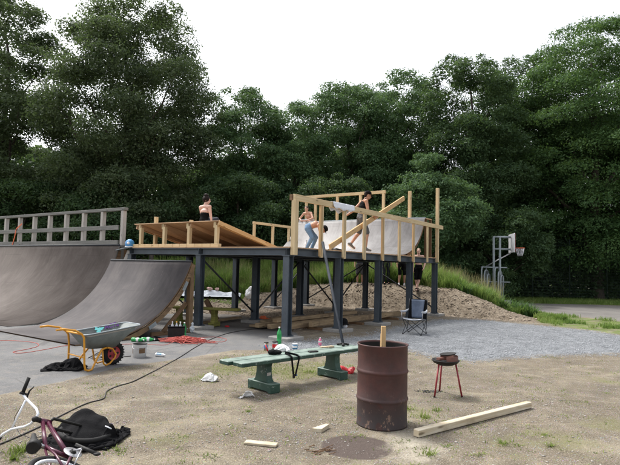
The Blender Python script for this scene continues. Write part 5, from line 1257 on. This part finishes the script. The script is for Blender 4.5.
# ================================================================== PEOPLE
STAND = dict(pel=(0, 0, .94), chest=(0, 0, 1.30), neck=(0, 0, 1.46), head=(.02, 0, 1.62), shL=(0, .175, 1.41), shR=(0, -.175, 1.41), elL=(-.02, .22, 1.12), elR=(-.02, -.22, 1.12),
             wrL=(.04, .22, .87), wrR=(.04, -.22, .87), hipL=(0, .09, .90), hipR=(0, -.09, .90), knL=(.02, .10, .49), knR=(.02, -.10, .49), anL=(-.02, .10, .08), anR=(-.02, -.10, .08), face=(1, 0, 0), toeL=(1, 0, -.1), toeR=(1, 0, -.1))
def V(*a): return Vector(a)
def hand(mb, wr, el, palm_n, curl=.5, side=1, s=1.0):
    d = (wr-el).normalized(); n = palm_n-d*palm_n.dot(d); n.normalize(); w = d.cross(n).normalized()*side
    c = wr+d*.05
    mb.cap(wr-d*.01, c+w*.018, .022*s, .024*s, 10); mb.cap(wr, c-w*.018+d*.005, .022*s, .022*s, 10); mb.cap(wr, c, .022*s, .025*s, 10)
    for i, (o, ln) in enumerate(((.030, .068), (.010, .076), (-.010, .072), (-.029, .056))):
        a = c+w*o+d*.02; b = a+(d*math.cos(curl*.5)+n*math.sin(curl*.5)).normalized()*ln*.5; e = b+(d*math.cos(curl*1.4)+n*math.sin(curl*1.4)).normalized()*ln*.5
        mb.cap(a, b, .0092*s, .0086*s, 8); mb.cap(b, e, .0086*s, .0072*s, 8)
    a = wr+d*.02+w*.025; b = a+(d*.7+w*.7+n*.3).normalized()*.036; e = b+(d*.9+w*.25+n*.4).normalized()*.028
    mb.cap(a, b, .0115*s, .010*s, 8); mb.cap(b, e, .010*s, .008*s, 8)
def person(label, loc, rz, pose, skin, hair=None, hairstyle='short', clothes=(), female=False, scale=1.0, capcol=None, group=None, shoes='shoe'):
    J = {k: Vector(v) for k, v in {**STAND, **pose}.items()}
    root = thing('person', label, 'person', (0, 0, 0), group, loc=loc, rz=rz); root.scale = (scale,)*3
    mb = MB(); lat = (J['shL']-J['shR']).normalized(); hlat = (J['hipL']-J['hipR']).normalized(); kf = .97 if female else 1.0
    sp = (J['chest']-J['pel'])
    def torso(mb, g=0.0, lo=0.0, hi=1.0):
        # stack of flattened ellipsoids along the spine
        for f, rl, rd in ((0, .150, .110), (.2, .143, .105), (.42, .128, .095), (.65, .140, .102), (.88, .158, .112), (1.08, .150, .105), (1.28, .115, .085)):
            if f < lo-.01 or f > hi+.01: continue
            p = J['pel']+sp*f if f <= 1 else J['chest']+(J['neck']-J['chest'])*((f-1)/.45)
            l_ = (hlat*(1-min(f, 1))+lat*min(f, 1)).normalized(); up_ = (sp if f <= 1 else (J['neck']-J['chest'])).normalized(); dp = l_.cross(up_).normalized(); l2 = up_.cross(dp).normalized()
            mb.ell(p, (rl*kf+g, rd*kf+g, .10), 18, 10, rot=Matrix((l2, dp, up_)).transposed())
    torso(mb)
    for s_ in ('L', 'R'):
        mb.cap(J['neck']-(J['neck']-J['chest'])*.25, J['sh'+s_], .062*kf, .060*kf); mb.cap(J['sh'+s_], J['el'+s_], .052*kf, .040*kf); mb.cap(J['el'+s_], J['wr'+s_], .042*kf, .026*kf)
        mb.cap(J['hip'+s_], J['kn'+s_], .088*kf, .056*kf); kn, an = J['kn'+s_], J['an'+s_]; calf = kn.lerp(an, .3)
        bk_ = (an-kn).normalized(); fwd = J['toe'+s_].normalized(); back = -(fwd-bk_*fwd.dot(bk_)).normalized()
        mb.cap(kn, calf+back*.012, .054*kf, .056*kf); mb.cap(calf+back*.01, an, .054*kf, .034*kf)
        t_ = J['toe'+s_].normalized(); mb.cap(an-t_*.03-V(0, 0, .03), an+t_*.14-V(0, 0, .035), .036, .030)
        hand(mb, J['wr'+s_], J['el'+s_], -lat*(1 if s_ == 'L' else -1)+V(.0, 0, .01), .7, 1 if s_ == 'L' else -1)
    f = J['face'].normalized(); hd = J['head']; upv = (hd-J['neck']).normalized(); upv = (upv*.5+V(0, 0, 1)*.5 if pose.get('headup') is None else V(*pose['headup'])).normalized()
    f = (f-upv*f.dot(upv)).normalized(); l_ = upv.cross(f); Q = Matrix((f, l_, upv)).transposed()
    mb.cap(J['neck']-upv*.03, hd-upv*.04-f*.01, .056*kf, .050*kf)
    mb.ell(hd+upv*.02-f*.008, (.097, .076, .103), 20, 14, rot=Q); mb.ell(hd-upv*.055+f*.028, (.062, .054, .058), 16, 10, rot=Q)
    mb.cap(hd+f*.088+upv*.012, hd+f*.106-upv*.026, .009, .014, 8)
    for sg in (-1, 1): mb.ell(hd+l_*.077*sg-f*.008-upv*.005, (.020, .010, .032), 10, 8, rot=Q); mb.ell(hd+f*.082+l_*.03*sg+upv*.032, (.014, .024, .008), 8, 6, rot=Q)
    mb.ell(hd+f*.088-upv*.053, (.010, .024, .006), 8, 6, rot=Q); mb.ell(hd+f*.086-upv*.065, (.010, .020, .007), 8, 6, rot=Q)
    mb.build('body', skin, root, remesh=.0085)
    for sg in (-1, 1): mb = MB(); mb.ell(hd+f*.084+l_*.031*sg+upv*.016, (.008, .012, .007), 10, 8, rot=Q); mb.build('eye', M['eye'], root)
    if hair:
        mb = MB(); mb.ell(hd+upv*.040-f*.022, (.098, .084, .094), 18, 12, rot=Q); mb.ell(hd-f*.055-upv*.01, (.05, .07, .07), 14, 10, rot=Q)
        if hairstyle == 'bun': mb.ell(hd+upv*.03-f*.02, (.108, .098, .105), 16, 12, rot=Q); mb.ell(hd+upv*.135-f*.035, (.07, .075, .055), 14, 10, rot=Q)
        mb.build('hair', hair, root, remesh=.009, noise_=(.016, .018))
    if capcol:
        mb = MB(); q = hd+upv*.05-f*.005; prof = [(.098, -.012), (.101, .02), (.092, .052), (.062, .076), (.02, .086), (0, .086)]
        mb.lathe(prof, q, 24, axis=upv); b_ = q+f*.085-upv*.006
        vs = []; 
        for r_ in (0, 1):
            for k in range(9):
                a = -1.1+2.2*k/8; vs.append(q+(f*math.cos(a)+l_*math.sin(a))*(.09 if r_ == 0 else (.10+.075*math.cos(a*1.0)))-upv*(.006+.02*r_))
        mb.add(vs, [(k, k+1, k+10, k+9) for k in range(8)], None, 0, True); o = mb.build('cap', capcol, root); k_ = o.modifiers.new('s', 'SOLIDIFY'); k_.thickness = .006
    # shoes
    if shoes:
        for s_ in ('L', 'R'):
            an = J['an'+s_]; t_ = J['toe'+s_].normalized(); up_ = V(0, 0, 1)-t_*t_.z; up_.normalize(); mb = MB()
            mb.cap(an-t_*.045-up_*.028, an+t_*.06-up_*.03, .042, .043); mb.cap(an+t_*.05-up_*.035, an+t_*.15-up_*.043, .042, .032); mb.cap(an-up_*.02, an+up_*.015, .044, .042)
            sh_ = mb.build('shoe', M[shoes], root, remesh=.008)
            mb = MB(); mb.bar(an-t_*.085-up_*.074, an+t_*.175-up_*.074, .075, .016, up=up_); mb.build('sole', M['white' if shoes != 'black' else 'charcoal'], sh_, bevel=.004, off=(0, 0, 0))
    for (nm, kind, mat_) in clothes:
        mb = MB()
        if kind == 'tank':
            torso(mb, .012, .0, 1.1)
            for s_ in ('L', 'R'): mb.cap(J['chest']+(J['sh'+s_]-J['chest'])*.2+f*.05, J['neck'].lerp(J['sh'+s_], .45)+V(0, 0, .030), .055, .040); mb.cap(J['chest']+(J['sh'+s_]-J['chest'])*.2-f*.05, J['neck'].lerp(J['sh'+s_], .45)+V(0, 0, .028), .055, .040)
        elif kind == 'tube': torso(mb, .016, .0, .70)
        elif kind == 'shirt':
            torso(mb, .016, .1, 1.28)
            for s_ in ('L', 'R'): mb.cap(J['neck'].lerp(J['sh'+s_], .4), J['sh'+s_], .062, .066); mb.cap(J['sh'+s_], J['sh'+s_].lerp(J['el'+s_], .6), .064, .060)
        elif kind in ('shorts', 'pants', 'jeans'):
            end = {'shorts': .92, 'pants': 1, 'jeans': 1}[kind]; torso(mb, .014, 0, .25)
            for s_ in ('L', 'R'):
                kn = J['hip'+s_].lerp(J['kn'+s_], end if kind == 'shorts' else 1); mb.cap(J['hip'+s_], kn, .100*kf, (.085 if kind == 'shorts' else .068))
                if kind != 'shorts': mb.cap(J['kn'+s_], J['an'+s_]+V(0, 0, .04), .068, .054)
        mb.build(nm, mat_, root, remesh=.010, noise_=(.014, .07))
    return root
dz = DK+.028
# walking man on the deck
person('man in black cap, black tank top and dark grey shorts walking along the deck', F(4.05, .30, dz+.05), R(14),
       dict(pel=(0, 0, .95), chest=(.07, 0, 1.30), neck=(.11, 0, 1.46), head=(.19, .0, 1.60), face=(1, -.05, -.35), shL=(.06, .18, 1.41), shR=(.08, -.18, 1.41),
            elL=(-.16, .25, 1.16), wrL=(-.36, .26, 1.02), elR=(.12, -.24, 1.12), wrR=(.33, -.20, 1.0), knL=(-.02, .10, .52), anL=(-.26, .10, .20), toeL=(.8, 0, -.55), hipL=(0, .09, .91), hipR=(0, -.09, .91), knR=(.16, -.09, .50), anR=(.12, -.09, .08)),
       M['skin2'], M['hairdark'], 'short', (('tank_top', 'tank', M['black']), ('shorts', 'shorts', M['greyshorts'])), capcol=M['black'], scale=1.09)
# bending man
person('shirtless man in blue jeans and black cap bending down behind the front railing', F(3.08, 1.45, dz), R(-8),
       dict(pel=(-.14, 0, .74), chest=(.13, 0, .86), neck=(.25, 0, .80), head=(.35, 0, .69), face=(.45, -.15, -.8), headup=(.85, 0, .35), shL=(.21, .18, .83), shR=(.21, -.18, .80), elL=(.28, .20, .52), wrL=(.30, .12, .28), elR=(.30, -.20, .50), wrR=(.34, -.10, .26),
            hipL=(-.14, .09, .70), hipR=(-.14, -.09, .70), knL=(.10, .14, .44), knR=(.02, -.14, .42), anL=(-.02, .12, .08), anR=(-.14, -.12, .08)),
       M['skin2'], M['hairdark'], 'short', (('jeans', 'jeans', M['jeans']),), capcol=M['black'], scale=.99)
# shirtless boy on the quarter pipe platform, leaning on arms
person('shirtless young man leaning on the top edge of the pale quarter pipe', F(8.80, 5.62, DK+1.50-.50), R(232),
       dict(pel=(-.10, 0, .58), chest=(.08, 0, .84), neck=(.15, 0, .97), head=(.21, 0, 1.10), face=(1, .1, -.1), shL=(.13, .20, .91), shR=(.13, -.20, .91), elL=(.24, .38, .68), wrL=(.38, .20, .58), elR=(.20, -.38, .68), wrR=(.36, -.18, .58),
            hipL=(-.10, .09, .58), hipR=(-.10, -.09, .58), knL=(.22, .34, .58), knR=(.22, -.34, .58), anL=(.12, -.05, .545), anR=(.05, .10, .56), toeL=(0, -1, 0), toeR=(0, 1, 0)),
       M['skin'], M['hairbrown'], 'short', (('shorts', 'shorts', M['chairgrey']),), scale=1.0)
# woman sitting on the wedge, seen from behind
person('woman with dark hair bun and black strapless top sitting on the wedge ramp', F(.52, 3.50, wz(.52)+.02-.40), R(52),
       dict(pel=(0, 0, .50), chest=(.02, 0, .83), neck=(.03, 0, .98), head=(.05, -.02, 1.115), face=(.6, -.85, -.1), shL=(.02, .18, .92), shR=(.02, -.18, .92), elL=(.10, .22, .66), wrL=(.28, .12, .56), elR=(.04, -.21, .70), wrR=(.04, -.26, .52),
            hipL=(0, .09, .48), hipR=(0, -.09, .48), knL=(.38, .10, .62), knR=(.39, -.09, .60), anL=(.62, .10, .40), anR=(.64, -.09, .39), toeL=(1, 0, -.3), toeR=(1, 0, -.3)),
       M['skinpale'], M['hairdark'], 'bun', (('strapless_top', 'tube', M['black']), ('shorts', 'shorts', M['darkjeans'])), female=True, scale=1.04)
def onmound(px, py, Y): 
    q = aty(px, py, Y); return Vector((q.x, Y, G(q.x, Y)))
person('person in grey shorts and dark shoes standing on the mound behind the platform', onmound(359.5, 283, 24.0), R(-100), dict(knL=(.05, .12, .49)), M['skin'], M['hairbrown'], 'short', (('t_shirt', 'shirt', M['darkjeans']), ('shorts', 'shorts', M['greyshorts'])), shoes='shoe')
person('person in maroon shirt and long dark jeans standing on the mound', onmound(386, 282, 23.4), R(-80), dict(), M['skin2'], M['hairdark'], 'short', (('t_shirt', 'shirt', M['maroon']), ('jeans', 'pants', M['darkjeans'])), shoes='black')
person('person in black shorts and pale shoes standing on the mound', onmound(402, 283.5, 22.9), R(-95), dict(anR=(.03, -.14, .08)), M['skin'], M['hairfair'], 'short', (('t_shirt', 'shirt', M['black']), ('shorts', 'shorts', M['black'])), shoes='whitecloth')
person('shirtless person in wide black shorts with crossed feet standing by the end of the platform', onmound(418.3, 287, 21.9), R(-98), dict(knL=(.05, .03, .49), anL=(.10, -.09, .08), anR=(-.02, -.02, .08), elL=(-.02, .26, 1.14), wrL=(.10, .2, .95)), M['skinpale'], M['hairfair'], 'short', (('shorts', 'shorts', M['black']),), shoes='black', scale=1.02)

# ================================================================== TREES
def crown_mesh(name, prof, mat_, nl=70, leaves=42000, size=.20, seed=1, squash=.62, lobe=.30, holes=.0, core=0.35, droop=0.0):
    """prof: list of (z, r). lobes of leaves spread through the crown volume"""
    rg = np.random.default_rng(seed); zs = np.array([p[0] for p in prof]); rs = np.array([p[1] for p in prof])
    Z = rg.uniform(zs[0], zs[-1], nl*6); Rr = np.interp(Z, zs, rs); keep = rg.random(nl*6) < (Rr/rs.max())**.8
    Z = Z[keep][:nl]; Rr = Rr[keep][:nl]; n = len(Z); A = rg.uniform(0, 2*np.pi, n)
    q = np.where(rg.random(n) < core, rg.uniform(.1, .6, n), rg.uniform(.62, .92, n))*Rr; Z = np.minimum(Z, zs[-1]-.45)
    C = np.stack([q*np.cos(A), q*np.sin(A), Z], -1); LR = lobe*rs.max()*rg.uniform(.75, 1.25, n)*np.clip(Rr/rs.max()+.25, .5, 1.1)
    w = LR**2; w /= w.sum(); li = rg.choice(n, leaves, p=w)
    d = rg.normal(size=(leaves, 3)); d /= np.linalg.norm(d, axis=1)[:, None]; d[:, 2] = np.where(rg.random(leaves) < .55, np.abs(d[:, 2]), d[:, 2])
    rad = LR[li]*(1-.42*rg.random(leaves)**1.7)*(1+.22*rg.normal(size=leaves)*.6)
    bump_ = 1+.30*np.sin(d[:, 0]*5+li)*np.sin(d[:, 1]*6+li*1.7)
    P = C[li]+d*np.stack([rad*bump_, rad*bump_, rad*squash*bump_], -1)
    al = np.interp(P[:, 2], zs, rs)+.25+.35*rg.random(leaves)*rs.max()*.25
    out = np.hypot(P[:, 0], P[:, 1]) > al; sc2 = np.where(out, al/np.maximum(np.hypot(P[:, 0], P[:, 1]), .01), 1); P[:, 0] *= sc2; P[:, 1] *= sc2
    P[:, 2] = np.minimum(P[:, 2], zs[-1]+.35*rg.random(leaves))
    P[:, 2] -= droop*(np.hypot(P[:, 0], P[:, 1])/rs.max())**2
    # twigs sticking out
    nrm = d*.6+rg.normal(size=(leaves, 3))*.55+np.array([0, 0, .45]); nrm /= np.linalg.norm(nrm, axis=1)[:, None]
    t1 = np.cross(nrm, rg.normal(size=(leaves, 3))); t1 /= np.linalg.norm(t1, axis=1)[:, None]; t2 = np.cross(nrm, t1)
    s = size*rg.uniform(.55, 1.25, leaves)[:, None]
    Vt = np.stack([P-t1*s*.62, P-t2*s*.30+t1*s*.02-nrm*s*.06, P+t1*s*.62, P+t2*s*.30-t1*s*.05-nrm*s*.06], 1).reshape(-1, 3)
    fc = np.arange(leaves*4).reshape(-1, 4); me = npmesh(name, Vt, fc, mat_); return me, C, LR
def limb(mb, a, b, r0_, r1_, rg, n=6, wig=.12):
    a = Vector(a); b = Vector(b); L = (b-a).length; pts = []; rs_ = []
    for i in range(n+1):
        t = i/n; p = a.lerp(b, t); k = math.sin(math.pi*t)*wig*L*.5; p += Vector((rg.uniform(-1, 1)*k*.5, rg.uniform(-1, 1)*k*.5, k*.25)); pts.append(p); rs_.append(r0_*(1-t)+r1_*t)
    mb.tube(pts, rs_, 8)
def make_tree(name, label, loc, prof, mat_, trunk_r=.28, group='trees behind the skatepark', nb_=16, forks=0, cat='tree', **kw):
    root = thing(name, label, cat, (0, 0, 0), group, loc=loc)
    me, C, LR = crown_mesh(name+'_crown', prof, mat_, **kw); o = bpy.data.objects.new('crown', me); col.objects.link(o); o.parent = root
    rg = random.Random(kw.get('seed', 1)); zt = prof[-1][0]; mb = MB(); r0_ = trunk_r
    pts = [(0, 0, -.3), (0, 0, .3)]; rs_ = [r0_*1.35, r0_*1.05]
    for i in range(1, 8): pts.append((rg.uniform(-.12, .12)*i*.5, rg.uniform(-.12, .12)*i*.5, zt*.86*i/7)); rs_.append(r0_*(1-.86*i/7))
    mb.tube(pts, rs_, 12); order = sorted(range(len(C)), key=lambda i: -LR[i])[:nb_]
    for i in order:
        c = C[i]; z0 = max(prof[0][0]*.8, c[2]-.55*math.hypot(c[0], c[1])-.6); j = min(8, max(1, int(z0/(zt*.86)*7)+1)); k = pts[j]
        limb(mb, k, (c[0], c[1], c[2]), max(.035, rs_[j]*.55), .02, rg)
    mb.build('trunk', M['bark'], root); return root
def tz(x, y): return Vector((x, y, G(x, y)))
# left giants
make_tree('broadleaf_tree', 'tall dark tree with airy top, highest crown at the left behind the large quarter pipe', tz(-10.9, 30.5), [(1.0, 3.4), (3, 4.7), (6, 5.2), (9.5, 5.0), (12.5, 4.3), (14.8, 3.4), (16.4, 2.2), (17.1, .9)], M['leafA'], .34, nl=270, leaves=220000, size=0.136, seed=11, lobe=.19, squash=.62)
make_tree('broadleaf_tree', 'tall airy tree cut by the left edge of the picture', tz(-19.2, 32), [(1.5, 3.2), (4, 4.8), (8, 5.0), (12, 4.3), (15.0, 3.3), (17.3, 1.9), (18.2, .6)], M['leafA'], .34, nl=170, leaves=150000, size=0.144, seed=12, lobe=.19, squash=.58)
make_tree('broadleaf_tree', 'mid green tree of medium height just right of the tall left tree', tz(-4.7, 34), [(.8, 2), (3, 3.2), (6.5, 3.4), (9, 2.9), (11.2, 2.0), (12.3, .7)], M['leafC'], .22, nl=130, leaves=83700, size=0.136, seed=13, lobe=.23)
make_tree('broadleaf_tree', 'mid green rounded tree above the wedge ramp and corner post', tz(-1.2, 35), [(.8, 2), (3, 3.2), (6.5, 3.4), (9, 2.9), (10.8, 2.0), (11.8, .6)], M['leafC'], .22, nl=120, leaves=75600, size=0.136, seed=14, lobe=.23)
make_tree('broadleaf_tree', 'broad green tree above the middle of the deck', tz(2.5, 37), [(1, 2.4), (4, 3.8), (8, 4.3), (11, 3.7), (13.0, 2.4), (13.9, .8)], M['leafC'], .26, nl=150, leaves=97200, size=0.144, seed=15, lobe=.22)
make_tree('broadleaf_tree', 'open crowned tree whose dark trunk shows against the sky left of the pointed tree', tz(6.3, 38), [(3, 2.0), (6, 3.4), (9, 4.0), (12, 3.6), (14.2, 2.4), (15.2, .8)], M['leafC'], .27, nl=150, leaves=80000, size=0.144, seed=16, lobe=.20, nb_=26, core=.2)
make_tree('broadleaf_tree', 'dense pointed dark tree right of the rear railing', tz(10.5, 34.5), [(1, 2.6), (4, 3.7), (8, 4.0), (11.5, 3.6), (14, 2.9), (15.6, 2.0), (16.5, .9)], M['leafB'], .3, nl=180, leaves=128250, size=0.136, seed=17, lobe=.20)
make_tree('broadleaf_tree', 'dark tree filling the gap between the pointed tree and the tall right tree', tz(15.4, 39), [(1, 2.5), (5, 3.8), (10, 4.2), (14, 3.7), (16.8, 2.8), (18.2, 1.2)], M['leafB'], .3, nl=130, leaves=87750, size=0.144, seed=18, lobe=.22)
make_tree('broadleaf_tree', 'tallest right hand tree with layered drooping boughs over the fence', tz(19.5, 35.5), [(2.0, 4.2), (5, 6.2), (9, 6.8), (12.5, 6.5), (15.3, 5.6), (17.6, 4.0), (19.2, 2.0)], M['leafD'], .42, nl=270, leaves=230000, size=0.144, seed=19, lobe=.19, squash=.45, droop=1.2)
make_tree('broadleaf_tree', 'tree at the right edge of the picture beyond the fence', tz(27.2, 36), [(1.5, 3), (5, 4.8), (9, 5.2), (13, 4.6), (16, 3.4), (18.5, 1.2)], M['leafB'], .36, nl=150, leaves=101250, size=0.152, seed=20, lobe=.21, squash=.5)
# lower bushes and undergrowth
t = make_tree('bush', 'large rounded bush just behind the right end of the deck', tz(6.6, 29.5), [(.1, 2.0), (1.8, 3.0), (3.8, 3.2), (5.6, 2.3), (6.9, 1.1), (7.5, .3)], M['leafC'], .12, 'bushes below the trees', cat='bush', nl=80, leaves=62100, size=0.136, seed=31, lobe=.24)
t = make_tree('bush', 'green bush behind the middle of the deck between the quarter pipe and trees', tz(1.2, 31), [(.1, 2.0), (2, 3.0), (4, 2.9), (5.5, 1.8), (6.4, .4)], M['leafB'], .12, 'bushes below the trees', cat='bush', nl=60, leaves=40500, size=0.136, seed=32, lobe=.26)
t = make_tree('bush', 'dark bush behind the wedge ramp', tz(-4.4, 30.5), [(.1, 2.2), (2, 3.2), (4, 3.1), (5.6, 2.0), (6.6, .4)], M['leafB'], .12, 'bushes below the trees', cat='bush', nl=60, leaves=43200, size=0.136, seed=33, lobe=.26)
t = make_tree('bush', 'dark shrub behind the right part of the weathered railing', tz(-10.2, 28.6), [(.1, 2.2), (1.6, 3.2), (3.4, 3.2), (4.8, 2.2), (5.6, .4)], M['leafB'], .12, 'bushes below the trees', cat='bush', nl=60, leaves=40500, size=0.128, seed=34, lobe=.26)
t = make_tree('bush', 'dark shrub behind the left part of the weathered railing', tz(-16.2, 29.2), [(.1, 2.4), (1.8, 3.6), (3.6, 3.4), (4.8, 2.3), (5.4, .4)], M['leafB'], .12, 'bushes below the trees', cat='bush', nl=60, leaves=43200, size=0.128, seed=35, lobe=.26)
t = make_tree('bush', 'dark bush behind the basketball hoop', tz(11.2, 31.6), [(.1, 2.0), (2, 2.9), (4.2, 2.8), (6, 1.9), (7, .4)], M['leafB'], .12, 'bushes below the trees', cat='bush', nl=60, leaves=43200, size=0.136, seed=36, lobe=.26)
# wood behind everything
def wood_mass():
    vs = []; fs = []
    rg = np.random.default_rng(5); n = 120000
    x = rg.uniform(-42, 52, n); top = 8.5+3*vnoise(x*.12, x*0, 91)+1.5*vnoise(x*.6, x*0, 92)+np.where(x > 14, 3, 0)+np.where(x < -12, 1, 0)
    y = 41.5+2.2*rg.normal(size=n)+4*vnoise(x*.3, x*0, 93); z = G(0, 40)*0+top*(1-(rg.random(n))**1.2)
    y += 2.0*np.sin(z*1.3+x*.7)
    P = np.stack([x, y, z], -1); nrm = rg.normal(size=(n, 3)); nrm[:, 1] -= .6; nrm[:, 2] += .4; nrm /= np.linalg.norm(nrm, axis=1)[:, None]
    t1 = np.cross(nrm, rg.normal(size=(n, 3))); t1 /= np.linalg.norm(t1, axis=1)[:, None]; t2 = np.cross(nrm, t1); s = .42*rg.uniform(.6, 1.3, n)[:, None]
    Vt = np.stack([P-t1*s*.6, P-t2*s*.35, P+t1*s*.6, P+t2*s*.35], 1).reshape(-1, 3)
    o = bpy.data.objects.new('distant_wood', npmesh('distant_wood', Vt, np.arange(n*4).reshape(-1, 4), M['leafB'])); col.objects.link(o)
    tag(o, 'dark mass of woodland filling the gaps behind the trees', 'wood', kind='stuff')
wood_mass()
def under_mass():
    rg = np.random.default_rng(6); n = 70000
    x = rg.uniform(-24, 34, n); yb = np.where(x > 8.5, 34.6, 32.5); top = 2.2+1.6*vnoise(x*.5, x*0, 71)+np.where(x > 8.5, 1.5, .8)
    z = top*rg.random(n)**.9; y = yb+1.2*rg.random(n)+.8*vnoise(x*.8, z*.8, 72)
    z = z+gz(x, y, False)
    P = np.stack([x, y, z], -1); nrm = rg.normal(size=(n, 3)); nrm[:, 2] += .5; nrm /= np.linalg.norm(nrm, axis=1)[:, None]
    t1 = np.cross(nrm, rg.normal(size=(n, 3))); t1 /= np.linalg.norm(t1, axis=1)[:, None]; t2 = np.cross(nrm, t1); s = .2*rg.uniform(.6, 1.3, n)[:, None]
    Vt = np.stack([P-t1*s*.6, P-t2*s*.35, P+t1*s*.6, P+t2*s*.35], 1).reshape(-1, 3)
    o = bpy.data.objects.new('undergrowth', npmesh('undergrowth', Vt, np.arange(n*4).reshape(-1, 4), M['leafB'])); col.objects.link(o)
    tag(o, 'dark undergrowth of brambles and saplings below the trees', 'undergrowth', kind='stuff')
under_mass()

# ================================================================== LIGHT
SUN_EL, SUN_AZ = R(58), R(-52)      # azimuth measured from +Y towards +X (sun behind the trees, up left)
w = bpy.data.worlds.new('World'); sc.world = w; w.use_nodes = True; t = w.node_tree; t.nodes.clear()
sky = t.nodes.new('ShaderNodeTexSky'); sky.sky_type = 'NISHITA'; sky.sun_disc = False; sky.sun_elevation = SUN_EL; sky.sun_rotation = SUN_AZ
sky.air_density = 1.0; sky.dust_density = 4.0; sky.ozone_density = 1.0; sky.altitude = 0
hs_ = t.nodes.new('ShaderNodeHueSaturation'); hs_.inputs['Saturation'].default_value = .22
bg = t.nodes.new('ShaderNodeBackground'); bg.inputs['Strength'].default_value = .15; ow = t.nodes.new('ShaderNodeOutputWorld')
t.links.new(sky.outputs[0], hs_.inputs['Color']); t.links.new(hs_.outputs[0], bg.inputs[0]); t.links.new(bg.outputs[0], ow.inputs[0])
sl_ = bpy.data.lights.new('sun', 'SUN'); sl_.energy = 1.45; sl_.angle = R(10); sl_.color = (1, .96, .90)
so = bpy.data.objects.new('sun', sl_); col.objects.link(so)
dirn = Vector((math.sin(SUN_AZ)*math.cos(SUN_EL), math.cos(SUN_AZ)*math.cos(SUN_EL), math.sin(SUN_EL))); so.rotation_euler = dirn.to_track_quat('Z', 'Y').to_euler()
sc.view_settings.view_transform = 'Standard'; sc.view_settings.look = 'None'; sc.view_settings.gamma = 1; sc.view_settings.exposure = 1.2; sc.view_settings.use_curve_mapping = False
sc.cycles.max_bounces = 8; sc.cycles.transmission_bounces = 8; sc.cycles.diffuse_bounces = 5; sc.cycles.transparent_max_bounces = 8; sc.cycles.use_denoising = True
